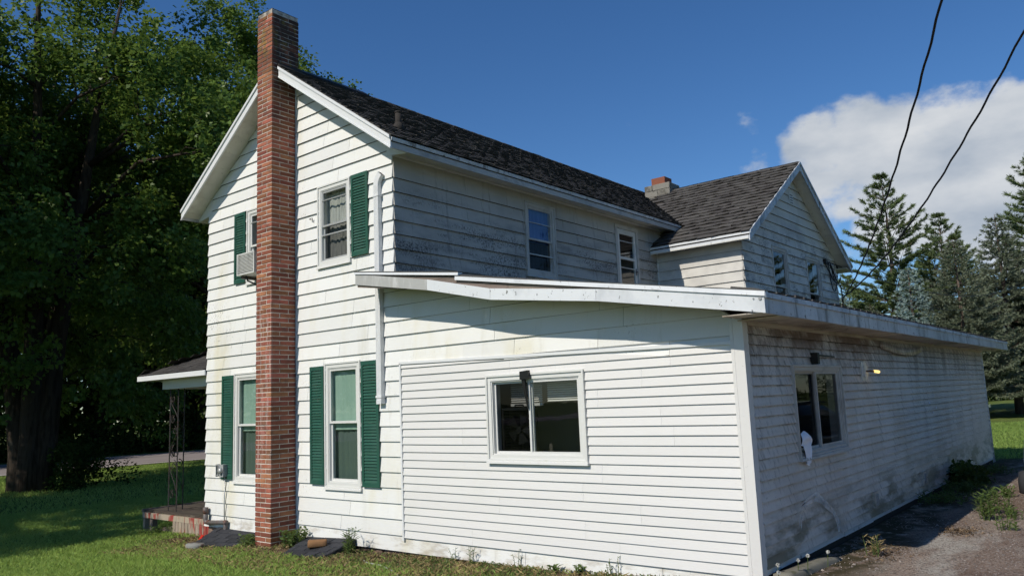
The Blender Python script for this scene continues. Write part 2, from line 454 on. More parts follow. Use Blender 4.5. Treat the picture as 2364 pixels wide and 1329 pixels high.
MAT['pebble'] = surf('gravel_pebbles', (0.27, 0.235, 0.21), 0.9, 0.2, island=0.55)
MAT['dandelion'] = surf('dandelion_clock', (0.62, 0.62, 0.58), 0.9, 0.1)


def glass_mat(name, tint=(1, 1, 1), refl=1.0):
    N = NT(name)
    tr = N.new('ShaderNodeBsdfTransparent')
    tr.inputs['Color'].default_value = tuple(tint) + (1,)
    gl = N.new('ShaderNodeBsdfGlossy')
    gl.inputs['Roughness'].default_value = 0.015
    gl.inputs['Color'].default_value = (0.95, 0.97, 1.0, 1)
    nb = N.bump(N.noise((2.2, 2.2, 1.6), 2.0, 0.5), 0.06, 0.02)
    N.set(gl.inputs['Normal'], nb)
    lw = N.new('ShaderNodeLayerWeight')
    f5 = N.math('POWER', lw.outputs['Facing'], 4.0)
    f = N.math('MULTIPLY', N.math('MULTIPLY_ADD', f5, 0.80, 0.050), refl, clamp=True)
    mx = N.new('ShaderNodeMixShader')
    N.set(mx.inputs[0], f)
    N.t.links.new(tr.outputs[0], mx.inputs[1])
    N.t.links.new(gl.outputs[0], mx.inputs[2])
    return N.done(mx.outputs[0])


MAT['glass'] = glass_mat('window_glass', (0.86, 0.89, 0.88))
MAT['glass_dim'] = glass_mat('old_window_glass', (0.6, 0.62, 0.62), 0.75)
MAT['glass_dusty'] = glass_mat('dusty_screened_glass', (0.50, 0.51, 0.51), 0.3)


def leaf_mat(name, c1, c2, trans=0.35, rough=0.5, obj_var=0.0, gloss=0.25):
    N = NT(name)
    f = N.math('ADD', N.math('MULTIPLY', N.island(), 0.6), N.math('MULTIPLY', N.noise(0.55, 2.0), 0.5))
    c = N.mixc(f, c1, c2)
    p = N.principled(c, rough, gloss)
    tl = N.new('ShaderNodeBsdfTranslucent')
    h = N.new('ShaderNodeHueSaturation')
    N.set(h.inputs['Color'], c)
    h.inputs['Value'].default_value = 1.35
    h.inputs['Hue'].default_value = 0.488
    N.set(tl.inputs['Color'], h.outputs[0])
    mx = N.new('ShaderNodeMixShader')
    mx.inputs[0].default_value = trans
    N.t.links.new(p, mx.inputs[1])
    N.t.links.new(tl.outputs[0], mx.inputs[2])
    return N.done(mx.outputs[0])


MAT['maple'] = leaf_mat('maple_leaf', (0.034, 0.088, 0.018), (0.175, 0.265, 0.048), 0.40, 0.40)
MAT['woodleaf'] = leaf_mat('woodland_leaf', (0.024, 0.050, 0.012), (0.065, 0.100, 0.022), 0.25, 0.7, gloss=0.06)
MAT['pine'] = leaf_mat('pine_needle', (0.085, 0.135, 0.048), (0.180, 0.230, 0.090), 0.22, 0.6)
MAT['spruce'] = leaf_mat('spruce_needle', (0.15, 0.185, 0.125), (0.22, 0.25, 0.165), 0.15, 0.6)
MAT['bluespruce'] = leaf_mat('blue_spruce_needle', (0.22, 0.31, 0.29), (0.40, 0.50, 0.47), 0.15, 0.6)
MAT['weed'] = leaf_mat('weed_leaf', (0.06, 0.11, 0.025), (0.15, 0.21, 0.06), 0.35, 0.5)
MAT['grassblade'] = leaf_mat('grass_blade', (0.205, 0.340, 0.064), (0.370, 0.490, 0.135), 0.42, 0.55, gloss=0.2)
MAT['hedge'] = leaf_mat('hedge_leaf', (0.045, 0.085, 0.018), (0.10, 0.15, 0.03), 0.3, 0.5)


def ground_mat():
    N = NT('lawn_ground')
    g = N.mixc(N.smooth(N.noise(1.3, 5.0), 0.35, 0.65), (0.085, 0.130, 0.028), (0.140, 0.180, 0.045))
    g = N.mixc(N.smooth(N.noise((18, 18, 18), 6.0, 0.7), 0.40, 0.66), g, (0.150, 0.190, 0.050))
    g = N.mixc(N.smooth(N.noise((60, 60, 60), 4.0, 0.7), 0.50, 0.62, 0, 0.6), g, (0.030, 0.050, 0.012))
    g = N.mixc(N.smooth(N.noise(0.12, 3.0), 0.45, 0.7, 0, 0.4), g, (0.150, 0.175, 0.050))
    # bare earth strip along the front of the addition and round the hatches
    n = N.noise(1.6, 4.0)
    y = N.math('ADD', N.axis('Y'), N.math('MULTIPLY', N.math('SUBTRACT', n, 0.5), 1.4))
    f = N.math('MULTIPLY', N.smooth(y, -0.95, -0.55), N.smooth(N.axis('Y'), 1.2, 0.6))
    f = N.math('MULTIPLY', f, N.math('MULTIPLY', N.smooth(N.axis('X'), -5.6, -4.8), N.smooth(N.axis('X'), 6.2, 5.4)))
    dirt = N.mixc(N.smooth(N.noise((24, 24, 24), 6.0, 0.7), 0.4, 0.65), (0.105, 0.070, 0.042), (0.235, 0.175, 0.110))
    g = N.mixc(f, g, dirt)
    nm = N.bump(N.noise((30, 30, 30), 6.0, 0.7), 0.8, 0.03)
    return N.done(N.principled(g, 0.95, 0.1, nm))


def drive_mat():
    N = NT('worn_asphalt_drive')
    a = N.mixc(N.smooth(N.noise((0.9, 0.5, 1), 5.0), 0.38, 0.66), (0.180, 0.122, 0.092), (0.300, 0.232, 0.182))
    a = N.mixc(N.smooth(N.noise((1.4, 0.5, 1), 5.0, 0.6, (7, 3, 0)), 0.52, 0.66, 0, 0.85), a, (0.44, 0.41, 0.355))
    v = N.new('ShaderNodeTexVoronoi')
    v.inputs['Scale'].default_value = 60.0
    N.set(v.inputs['Vector'], N.pos())
    sep = N.new('ShaderNodeSeparateColor')
    N.set(sep.inputs[0], v.outputs['Color'])
    a = N.mixc(N.smooth(sep.outputs[0], 0.60, 1.0, 0, 0.55), a, (0.40, 0.37, 0.33))
    a = N.mixc(N.smooth(sep.outputs[1], 0.60, 1.0, 0, 0.7), a, (0.055, 0.038, 0.033))
    # moss and soil strip next to the wall
    m = N.math('MULTIPLY', N.smooth(N.math('ADD', N.axis('X'), N.math('MULTIPLY', N.math('SUBTRACT', N.noise(1.3, 4.0), 0.5), 0.9)), 5.75, 5.35), N.smooth(N.noise((5, 5, 5), 4.0), 0.30, 0.55))
    a = N.mixc(m, a, (0.062, 0.052, 0.026))
    nm = N.bump(v.outputs['Distance'], 0.7, 0.02)
    nm = N.bump(N.noise((9, 9, 9), 6.0, 0.7), 0.7, 0.03, nm)
    return N.done(N.principled(a, 0.95, 0.15, nm))


MAT['lawn'] = ground_mat()
MAT['drive'] = drive_mat()
MAT['road'] = surf('country_road_asphalt', (0.27, 0.235, 0.225), 0.9, 0.2, layers=[((0.15, 0.125, 0.12), (0.8, 0.2, 1), 0.45, 0.7, 0.6), ((0.30, 0.27, 0.26), (40, 40, 40), 0.5, 0.7, 0.5)])
MAT['roadline'] = surf('white_road_paint', (0.62, 0.61, 0.55), 0.8, 0.2)
MAT['carpaint'] = surf('dark_grey_car_paint', (0.045, 0.048, 0.052), 0.3, 0.5, coat=0.8)
MAT['carplastic'] = surf('charcoal_bumper_plastic', (0.045, 0.046, 0.050), 0.55, 0.4)
MAT['carglass'] = surf('dark_car_glass', (0.01, 0.012, 0.014), 0.05, 0.6)
MAT['tyre'] = surf('tyre_rubber', (0.02, 0.02, 0.02), 0.85, 0.2)
MAT['rim'] = surf('alloy_rim', (0.5, 0.5, 0.52), 0.3, 0.5, metal=0.8)
MAT['redlens'] = surf('red_lens', (0.30, 0.01, 0.012), 0.2, 0.5)
MAT['skin'] = surf('skin', (0.55, 0.34, 0.25), 0.6, 0.3)
MAT['shirt'] = surf('pale_blue_shirt', (0.42, 0.62, 0.66), 0.85, 0.2)
MAT['shorts'] = surf('pale_shorts', (0.46, 0.52, 0.58), 0.85, 0.2)
MAT['helmet'] = surf('teal_helmet', (0.10, 0.26, 0.27), 0.4, 0.4)
MAT['shoe'] = surf('white_shoe', (0.6, 0.6, 0.6), 0.6, 0.3)


def caustic_mat():  # light thrown onto the side wall, painted as patchy translucent white
    N = NT('painted_caustic')
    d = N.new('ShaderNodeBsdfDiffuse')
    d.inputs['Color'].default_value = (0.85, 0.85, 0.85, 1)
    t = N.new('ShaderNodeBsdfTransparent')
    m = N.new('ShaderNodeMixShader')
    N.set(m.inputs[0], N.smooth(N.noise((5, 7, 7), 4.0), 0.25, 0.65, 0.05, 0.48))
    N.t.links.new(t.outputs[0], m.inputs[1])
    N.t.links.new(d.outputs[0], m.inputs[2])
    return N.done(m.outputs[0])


MAT['caustic'] = caustic_mat()


def lamp_mat():
    N = NT('lit_lamp_lens')
    e = N.new('ShaderNodeEmission')
    e.inputs['Color'].default_value = (1.0, 0.70, 0.22, 1)
    e.inputs['Strength'].default_value = 1.8
    return N.done(e.outputs[0])


MAT['lamp'] = lamp_mat()

# ------------------------------------------------------------------ mesh helpers


def tag(o, label=None, cat=None, group=None, kind=None):
    if label:
        o['label'] = label
    if cat:
        o['category'] = cat
    if group:
        o['group'] = group
    if kind:
        o['kind'] = kind
    return o


def link(o, parent=None, local=False):
    COL.objects.link(o)
    if parent is not None:
        o.parent = parent
        if parent.type == 'EMPTY' and not local:
            o.matrix_parent_inverse = Matrix.Translation(-Vector(parent.location))
    return o


def thing(name, label, cat, loc=(0, 0, 0), group=None, rz=0.0):
    o = bpy.data.objects.new(name, None)
    o.empty_display_size = 0.2
    o.location = loc
    o.rotation_euler = (0, 0, rz)
    COL.objects.link(o)
    return tag(o, label, cat, group)


def np_mesh(name, V, F, mat, smooth=False):
    V = np.asarray(V, dtype=np.float32)
    F = np.asarray(F, dtype=np.int32)
    me = bpy.data.meshes.new(name)
    n, k = F.shape
    me.vertices.add(len(V))
    me.vertices.foreach_set('co', V.ravel())
    me.loops.add(n * k)
    me.loops.foreach_set('vertex_index', F.ravel())
    me.polygons.add(n)
    me.polygons.foreach_set('loop_start', np.arange(0, n * k, k, dtype=np.int32))
    me.polygons.foreach_set('loop_total', np.full(n, k, dtype=np.int32))
    if smooth:
        me.polygons.foreach_set('use_smooth', np.ones(n, dtype=bool))
    me.update(calc_edges=True)
    if mat is not None:
        me.materials.append(mat)
    return me


class Wall:
    """frame on a wall: u along it, z up, n outwards"""

    def __init__(self, o, u, n):
        self.o, self.u, self.n = Vector(o), Vector(u), Vector(n)

    def p(self, u, z, n=0.0):
        return self.o + self.u * u + self.n * n + Vector((0, 0, z))


BOXF = [(0, 3, 2, 1), (4, 5, 6, 7), (0, 1, 5, 4), (1, 2, 6, 5), (2, 3, 7, 6), (3, 0, 4, 7)]


class MB:
    def __init__(self):
        self.V, self.F = [], []

    def add(self, vs, fs):
        b = len(self.V)
        self.V += [tuple(v) for v in vs]
        self.F += [tuple(b + i for i in f) for f in fs]
        return self

    def hexa(self, vs):
        return self.add(vs, BOXF)

    def box(self, x0, x1, y0, y1, z0, z1):
        return self.hexa([(x0, y0, z0), (x1, y0, z0), (x1, y1, z0), (x0, y1, z0), (x0, y0, z1), (x1, y0, z1), (x1, y1, z1), (x0, y1, z1)])

    def wbox(self, w, u0, u1, z0, z1, n0, n1):
        return self.hexa([w.p(u0, z0, n1), w.p(u1, z0, n1), w.p(u1, z0, n0), w.p(u0, z0, n0), w.p(u0, z1, n1), w.p(u1, z1, n1), w.p(u1, z1, n0), w.p(u0, z1, n0)])

    def chbox(self, sx, sy, sz, b, c=(0, 0, 0), jit=0.0, rng=None):
        """box with chamfered edges: 24 corners"""
        hx, hy, hz = sx / 2, sy / 2, sz / 2
        vs, idx = [], {}
        for X in (-1, 1):
            for Y in (-1, 1):
                for Z in (-1, 1):
                    for a in range(3):
                        v = [X * (hx - (0 if a == 0 else b)), Y * (hy - (0 if a == 1 else b)), Z * (hz - (0 if a == 2 else b))]
                        if jit:
                            v = [q + rng.uniform(-jit, jit) for q in v]
                        idx[(X, Y, Z, a)] = len(vs)
                        vs.append((v[0] + c[0], v[1] + c[1], v[2] + c[2]))
        fs = []
        for s in (-1, 1):
            fs.append([idx[(s, y, z, 0)] for y, z in ((-1, -1), (1, -1), (1, 1), (-1, 1))])
            fs.append([idx[(x, s, z, 1)] for x, z in ((-1, -1), (1, -1), (1, 1), (-1, 1))])
            fs.append([idx[(x, y, s, 2)] for x, y in ((-1, -1), (1, -1), (1, 1), (-1, 1))])
        for s in (-1, 1):
            for t in (-1, 1):
                fs.append([idx[(s, t, -1, 0)], idx[(s, t, 1, 0)], idx[(s, t, 1, 1)], idx[(s, t, -1, 1)]])
                fs.append([idx[(s, -1, t, 0)], idx[(s, 1, t, 0)], idx[(s, 1, t, 2)], idx[(s, -1, t, 2)]])
                fs.append([idx[(-1, s, t, 1)], idx[(1, s, t, 1)], idx[(1, s, t, 2)], idx[(-1, s, t, 2)]])
                for r in (-1, 1):
                    fs.append([idx[(s, t, r, a)] for a in range(3)])
        return self.add(vs, fs)

    def tube(self, pts, rad, sides=6, cap=True):
        pts = [Vector(p) for p in pts]
        if not isinstance(rad, (list, tuple)):
            rad = [rad] * len(pts)
        base = len(self.V)
        prev = None
        for i, p in enumerate(pts):
            d = (pts[min(i + 1, len(pts) - 1)] - pts[max(i - 1, 0)])
            if d.length < 1e-9:
                d = Vector((0, 0, 1))
            d.normalize()
            if prev is None:
                ref = Vector((0, 0, 1)) if abs(d.z) < 0.9 else Vector((1, 0, 0))
                a = d.cross(ref).normalized()
            else:
                a = (prev - d * prev.dot(d))
                if a.length < 1e-6:
                    a = d.orthogonal()
                a.normalize()
            prev = a
            b = d.cross(a)
            for k in range(sides):
                t = 2 * math.pi * k / sides
                self.V.append(tuple(p + (a * math.cos(t) + b * math.sin(t)) * rad[i]))
        for i in range(len(pts) - 1):
            for k in range(sides):
                k2 = (k + 1) % sides
                self.F.append((base + i * sides + k, base + i * sides + k2, base + (i + 1) * sides + k2, base + (i + 1) * sides + k))
        if cap:
            self.F.append(tuple(base + k for k in range(sides))[::-1])
            e = base + (len(pts) - 1) * sides
            self.F.append(tuple(e + k for k in range(sides)))
        return self

    def prism(self, poly, a, b):
        """poly: list of points (Vector), swept from +a to +b (offset vectors)"""
        n = len(poly)
        a, b = Vector(a), Vector(b)
        vs = [Vector(p) + a for p in poly] + [Vector(p) + b for p in poly]
        fs = [tuple(range(n))[::-1], tuple(range(n, 2 * n))] + [(i, (i + 1) % n, n + (i + 1) % n, n + i) for i in range(n)]
        return self.add(vs, fs)

    def mesh(self, name, mat, smooth=False):
        me = bpy.data.meshes.new(name)
        me.from_pydata(self.V, [], self.F)
        if smooth:
            for p in me.polygons:
                p.use_smooth = True
        me.materials.append(mat)
        me.update()
        return me

    def build(self, name, mat, parent=None, smooth=False, local=False):
        return link(bpy.data.objects.new(name, self.mesh(name, mat, smooth)), parent, local)


def put(name, me, parent, loc=(0, 0, 0), rot=None, scale=None):
    """one more piece that shares its mesh"""
    o = bpy.data.objects.new(name, me)
    o.location = loc
    if rot is not None:
        o.rotation_euler = rot
    if scale is not None:
        o.scale = scale
    return link(o, parent)


def nz(x, y, z=0.0, s=1.0):
    return mnoise.noise(Vector((x * s, y * s, z * s)))


# terrain height: the yard falls a little to the west and rises to the lane
HX = [-200, -38, -28, -15, -8, -5, -2.5, 0, 2.6, 4.9, 6, 20, 200]
HZ = [-0.2, -0.44, -0.46, -0.49, -0.50, -0.40, -0.265, -0.24, -0.175, -0.075, -0.06, -0.05, 0.0]


def hz(x, y=0.0):
    return float(np.interp(x, HX, HZ))
# ------------------------------------------------------------------ setting: ground, road, drive


def sheet(name, xs, ys, zf, mat, kind='structure'):
    V = [(x, y, zf(x, y)) for y in ys for x in xs]
    n = len(xs)
    F = [(j * n + i, j * n + i + 1, (j + 1) * n + i + 1, (j + 1) * n + i) for j in range(len(ys) - 1) for i in range(n - 1)]
    o = link(bpy.data.objects.new(name, np_mesh(name, V, F, mat, True)))
    return tag(o, kind=kind)


gx = sorted(set(HX + [-110, -80, -60, -45, -38, -27, -19, -11, -6.5, 1.2, 3.8, 8, 12, 16, 30, 50, 80, 120]))
gy = [-200, -80, -40, -20, -10, -4, 0, 5, 10, 14, 20, 30, 45, 70, 110, 170, 300]
sheet('ground', gx, gy, hz, MAT['lawn'])

dx = [4.955, 5.5, 6, 7, 8, 10, 12, 14]
dy = [-14, -10, -6, -3, -1, 0, 1, 2, 3, 4, 5, 6, 7, 8, 9, 10, 11, 12, 13, 13.9]
ro = random.Random(3)


def drive_z(x, y):
    return hz(x) + 0.012 + 0.008 * nz(x, y, 0, 1.7)


dr = sheet('driveway', dx, dy, drive_z, MAT['drive'])

# lane across the front of the lot (runs along y)


def road_strip(name, a0, a1, mat, lift):
    V, F = [], []
    ys = list(range(-120, 220, 10))
    ts = np.linspace(a0, a1, 7)
    for y in ys:
        for t in ts:
            x = -28.8 + 0.13 * y - 9.2 * t
            V.append((x, y, hz(x) + lift))
    n = len(ts)
    for j in range(len(ys) - 1):
        for i in range(n - 1):
            F.append((j * n + i, j * n + i + 1, (j + 1) * n + i + 1, (j + 1) * n + i))
    return link(bpy.data.objects.new(name, np_mesh(name, V, F, mat, True)))


tag(road_strip('road', 0.0, 1.0, MAT['road'], 0.030), kind='structure')
tag(road_strip('road_edge_line', 0.035, 0.052, MAT['roadline'], 0.036), kind='structure')
tag(road_strip('road_edge_line', 0.945, 0.962, MAT['roadline'], 0.036), kind='structure')

# ------------------------------------------------------------------ house walls
S = 0.2032                       # lap exposure of the hardboard siding
ZT = 3.679                       # a lap line both walls share


def lap(n):
    return ZT - n * S


GAB = Wall((0, 0, 0), (1, 0, 0), (0, -1, 0))           # street gable and front of the addition
RIGHT = Wall((0, 0, 0), (0, 1, 0), (1, 0, 0))          # long wall over the flat roof
LEFTW = Wall((-4.9, 0, 0), (0, 1, 0), (-1, 0, 0))
SIDE = Wall((4.94, 0, 0), (0, 1, 0), (1, 0, 0))        # long wall of the addition
WINGF = Wall((0, 7.51, 0), (1, 0, 0), (0, -1, 0))
WINGG = Wall((1.9, 0, 0), (0, 1, 0), (1, 0, 0))


def siding(parent, w, rows, clip, openings, mat, butt=0.027, joint=None, step=0.45, wob=0.0032, name='siding_board', bulge=0.0, brk=(), kerf=0.014):
    for ri, row in enumerate(rows):
        zb, zt = row[0], row[1]
        olo = row[2] if len(row) > 2 and row[2] is not None else -1e9
        ohi = row[3] if len(row) > 3 and row[3] is not None else 1e9
        zs = {zb, zt}
        for o in openings:
            for z in (o[2], o[3]):
                if zb + 1e-4 < z < zt - 1e-4:
                    zs.add(z)
        for z in brk:
            if zb + 1e-4 < z < zt - 1e-4:
                zs.add(z)
        zs = sorted(zs)
        cuts = list(joint(ri)) if joint else []
        for o in openings:
            if o[2] <= zb + 1e-4 and o[3] >= zt - 1e-4:
                cuts.append((o[0] + o[1]) / 2)
        cuts = [-1e9] + sorted(cuts) + [1e9]
        for ci in range(len(cuts) - 1):
            gap = 0.0022 if name == 'siding_board' else 0.0008
            cl = max(cuts[ci] + gap, olo)
            ch = min(cuts[ci + 1] - gap, ohi)
            mb = MB()
            for bi in range(len(zs) - 1):
                za, zc = zs[bi], zs[bi + 1]
                zm = (za + zc) / 2
                blocks = sorted((o[0], o[1]) for o in openings if o[2] < zm < o[3])
                edges = [None]
                for b in blocks:
                    edges += [b[0], b[1]]
                edges.append(None)
                for k in range(0, len(edges), 2):
                    L, Rr = edges[k], edges[k + 1]

                    def lim(z):
                        a, b = clip(z)
                        a, b = max(a, cl), min(b, ch)
                        if L is not None:
                            a = max(a, L)
                        if Rr is not None:
                            b = min(b, Rr)
                        return a, b
                    a0, b0 = lim(za)
                    a1, b1 = lim(zc)
                    if b0 - a0 < 0.004 and b1 - a1 < 0.004:
                        continue
                    b0, b1 = max(a0, b0), max(a1, b1)
                    nseg = max(1, int(math.ceil(max(b0 - a0, b1 - a1) / step)))
                    base = len(mb.V)
                    for j in range(nseg + 1):
                        t = j / nseg
                        ua, ub = a0 + (b0 - a0) * t, a1 + (b1 - a1) * t

                        def nn(u, z):
                            q = (z - zb) / (zt - zb)
                            return butt + (0.002 - butt) * q
                        wv = wob * nz(ua * 1.3, ri * 3.1, 0.5)
                        bz = wob * nz(ua * 0.9, ri * 2.7, 9.5) if bi == 0 else 0.0
                        bl = bulge * nz(ua * 0.55, zb * 0.8, 4.0) + bulge * 0.5 * nz(ua * 2.3, zb * 3.0, 7.0)
                        mb.V += [tuple(w.p(ua, za + bz, nn(ua, za) + wv + bl)), tuple(w.p(ub, zc, nn(ub, zc) + wv * 0.4 + bl)),
                                 tuple(w.p(ub, zc, -0.004)), tuple(w.p(ua, za + bz + (kerf if bi == 0 else 0.0), -0.004))]
                    for j in range(nseg):
                        q = base + j * 4
                        for e in range(4):
                            e2 = (e + 1) % 4
                            mb.F.append((q + e, q + 4 + e, q + 4 + e2, q + e2))
                    mb.F.append((base, base + 1, base + 2, base + 3))
                    q = base + nseg * 4
                    mb.F.append((q + 3, q + 2, q + 1, q))
            if mb.V:
                mb.build(name, mat, parent)


def window(parent, w, u0, u1, z0, z1, cas=0.075, frame='vinylwin', sash='vinylwin', glass=('glass', 'glass'), back=None, style='hung', split=0.5,
           extra_bars=(), rip=0.010, sill=True, proud=0.034, back_n=-0.10, label=None):
    """casing (the part) with sashes, panes, sill and whatever hangs behind the glass as its pieces"""
    mb = MB()
    iu0, iu1, iz0, iz1 = u0 + cas, u1 - cas, z0 + cas, z1 - cas
    b = 0.022
    for (a, c, d, e) in ((u0, iu0, z0, z1), (iu1, u1, z0, z1), (iu0, iu1, iz1, z1), (iu0, iu1, z0, iz0)):
        mb.wbox(w, a, c, d, e, -0.02, proud * 0.62)
    # raised outer bead
    for (a, c, d, e) in ((u0 - 0.002, u0 + b, z0 - 0.002, z1 + 0.002), (u1 - b, u1 + 0.002, z0 - 0.002, z1 + 0.002), (u0 + b, u1 - b, z1 - b, z1 + 0.002), (u0 + b, u1 - b, z0 - 0.002, z0 + b)):
        mb.wbox(w, a, c, d, e, -0.01, proud)
    # jamb lining
    for (a, c, d, e) in ((iu0 - 0.012, iu0 + 0.014, iz0, iz1), (iu1 - 0.014, iu1 + 0.012, iz0, iz1), (iu0 + 0.014, iu1 - 0.014, iz1 - 0.014, iz1 + 0.012), (iu0 + 0.014, iu1 - 0.014, iz0 - 0.012, iz0 + 0.014)):
        mb.wbox(w, a, c, d, e, -0.13, proud * 0.35)
    win = mb.build('window', MAT[frame], parent)
    if label:
        win['label'] = label
    fu0, fu1, fz0, fz1 = iu0 + 0.014, iu1 - 0.014, iz0 + 0.014, iz1 - 0.014

    def sashbox(a, c, d, e, n0, n1, t, g, nm='sash'):
        m = MB()
        for q in ((a, a + t, d, e), (c - t, c, d, e), (a + t, c - t, e - t, e), (a + t, c - t, d, d + t)):
            m.wbox(w, q[0], q[1], q[2], q[3], n0, n1)
        m.build(nm, MAT[sash], win)
        nm_ = (n0 + n1) / 2
        tilt = random.uniform(-0.002, 0.002)
        p = MB().add([w.p(a + t - .004, d + t - .004, nm_), w.p(c - t + .004, d + t - .004, nm_ + tilt), w.p(c - t + .004, e - t + .004, nm_), w.p(a + t - .004, e - t + .004, nm_ - tilt)], [(0, 1, 2, 3)])
        p.build('pane', MAT[g], win)
    if style == 'hung':
        zm = fz0 + (fz1 - fz0) * split
        sashbox(fu0, fu1, zm - 0.018, fz1, -0.022, 0.004, 0.030, glass[0])
        sashbox(fu0, fu1, fz0, zm + 0.018, -0.052, -0.024, 0.034, glass[1])
    else:
        um = fu0 + (fu1 - fu0) * split
        sashbox(fu0, um + 0.02, fz0, fz1, -0.052, -0.024, 0.026, glass[0])
        sashbox(um - 0.02, fu1, fz0, fz1, -0.022, 0.006, 0.026, glass[1])
    for zb_, h in extra_bars:
        MB().wbox(w, fu0, fu1, zb_, zb_ + h, -0.016, 0.012).build('storm_rail', MAT['alusash'], win)
    if sill:
        m = MB()
        m.hexa([w.p(u0 - .012, z0 - .030, proud + .018), w.p(u1 + .012, z0 - .030, proud + .018), w.p(u1 + .012, z0 - .030, -.01), w.p(u0 - .012, z0 - .030, -.01),
                w.p(u0 - .012, z0 - .003, proud + .012), w.p(u1 + .012, z0 - .003, proud + .012), w.p(u1 + .012, z0 + .010, -.01), w.p(u0 - .012, z0 + .010, -.01)])
        m.build('sill', MAT[frame], win)
    for (mat, za, zb_, bn, ripple) in (back or ()):
        m = MB()
        nseg = 28
        for j in range(nseg + 1):
            u = fu0 - 0.02 + (fu1 - fu0 + 0.04) * j / nseg
            o = ripple * math.sin(j * 1.35 + 0.7 * math.sin(j * 0.55)) + ripple * 0.6 * math.sin(j * 0.43)
            m.V += [tuple(w.p(u, za, bn + o)), tuple(w.p(u, zb_, bn + o * 0.7))]
        for j in range(nseg):
            m.F.append((2 * j, 2 * j + 2, 2 * j + 3, 2 * j + 1))
        m.build('curtain', MAT[mat], win, True)
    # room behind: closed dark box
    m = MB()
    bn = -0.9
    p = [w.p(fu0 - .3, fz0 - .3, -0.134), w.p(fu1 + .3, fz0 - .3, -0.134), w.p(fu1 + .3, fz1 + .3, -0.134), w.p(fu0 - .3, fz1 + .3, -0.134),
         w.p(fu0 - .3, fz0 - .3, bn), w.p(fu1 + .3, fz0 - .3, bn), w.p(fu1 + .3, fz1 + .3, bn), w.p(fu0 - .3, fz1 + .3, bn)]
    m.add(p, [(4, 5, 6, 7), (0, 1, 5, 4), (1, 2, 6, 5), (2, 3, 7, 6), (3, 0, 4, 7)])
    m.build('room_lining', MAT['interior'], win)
    return win, (fu0, fu1, fz0, fz1)


def opening(u0, u1, z0, z1, g=0.03):
    return (u0 + g, u1 - g, z0 + g, z1 - g)


SLAT = {}


def shutter(parent, w, u0, u1, z0, z1):
    mb = MB()
    st, n0, n1 = 0.045, 0.017, 0.045
    for q in ((u0, u0 + st, z0, z1), (u1 - st, u1, z0, z1), (u0 + st, u1 - st, z1 - 0.06, z1), (u0 + st, u1 - st, z0, z0 + 0.06)):
        mb.wbox(w, q[0], q[1], q[2], q[3], n0, n1)
    mb.wbox(w, u0 + st, u1 - st, z0 + 0.06, z1 - 0.06, n0, n0 + 0.004)
    sh = mb.build('shutter', MAT['shutter'], parent)
    L = round(u1 - u0 - 2 * st + 0.006, 3)
    if L not in SLAT:
        m = MB()
        m.hexa([(-L / 2, -0.010, -0.021), (L / 2, -0.010, -0.021), (L / 2, -0.005, -0.021), (-L / 2, -0.005, -0.021),
                (-L / 2, 0.006, 0.018), (L / 2, 0.006, 0.018), (L / 2, 0.010, 0.018), (-L / 2, 0.010, 0.018)])
        SLAT[L] = m.mesh('slat', MAT['shutter'])
    n = int((z1 - z0 - 0.12) / 0.0415)
    for i in range(n):
        z = z0 + 0.06 + (i + 0.5) * (z1 - z0 - 0.12) / n
        put('slat', SLAT[L], sh, w.p((u0 + u1) / 2, z, 0.0325))
    return sh


# ------------------------------------------------------------------ main house
house = thing('farmhouse', 'tall white two-storey clapboard farmhouse with green shutters and brick end chimney', 'house', (-2.45, 3, -0.3))
RIDGE_X, RIDGE_Z, EAVE_X, EAVE_Z = -2.45, 7.285, 0.355, 5.348
SL = (RIDGE_Z - EAVE_Z) / (EAVE_X - RIDGE_X)


def roof_z(x):
    return RIDGE_Z - SL * abs(x - RIDGE_X)


def gable_clip(z):
    t = RIDGE_Z - 0.15
    d = max(0.0, (t - z) / SL)
    return max(-4.9, RIDGE_X - d), min(0.0, RIDGE_X + d)


W2R = (-1.70, -0.925, 3.84, 5.10)
W2L = (-3.65, -2.87, 3.84, 5.10)
W1R = (-1.555, -0.745, 0.585, 2.375)
W1L = (-3.995, -3.19, 0.585, 2.355)
CHX0, CHX1, CHD = -2.672, -2.268, 0.462
rows = []
jx = [0.32, 1.25, 0.02, 0.75, 0.45, 1.6]
ADDL = {}
for n in range(19, -18, -1):
    zb, zt_ = lap(n), lap(n - 1)
    hi = None
    if n == 1:
        hi = 0.0
    elif n >= 19:
        hi = 0.9
    elif n >= 8:
        hi = 0.088
    elif n >= 2:
        hi = jx[n % 6]
    ADDL[n] = hi
    rows.append((zb, zt_, None, hi))
rg = random.Random(11)
jl = [sorted([rg.uniform(-4.4, -3.0), rg.uniform(-2.0, -0.3)]) for _ in rows]


def gclip2(z):
    a, b = gable_clip(z)
    if z <= lap(1) + 1e-6:
        b = 9.0
    return a, b


siding(house, GAB, rows, gclip2, [opening(*W2R), opening(*W2L), opening(*W1R), opening(*W1L), (CHX0 + .02, CHX1 - .02, -5, 9)], MAT['siding'],
       joint=lambda i: jl[i], brk=(5.445,))
siding(house, Wall((0, 0.045, 0), (1, 0, 0), (0, -1, 0)), [(lap(19), 7.10)], gable_clip, [opening(*W2R), opening(*W2L), opening(*W1R), opening(*W1L)], MAT['underlay'], butt=0.004, step=9, wob=0, name='sheathing', brk=(5.445,), kerf=0.0)
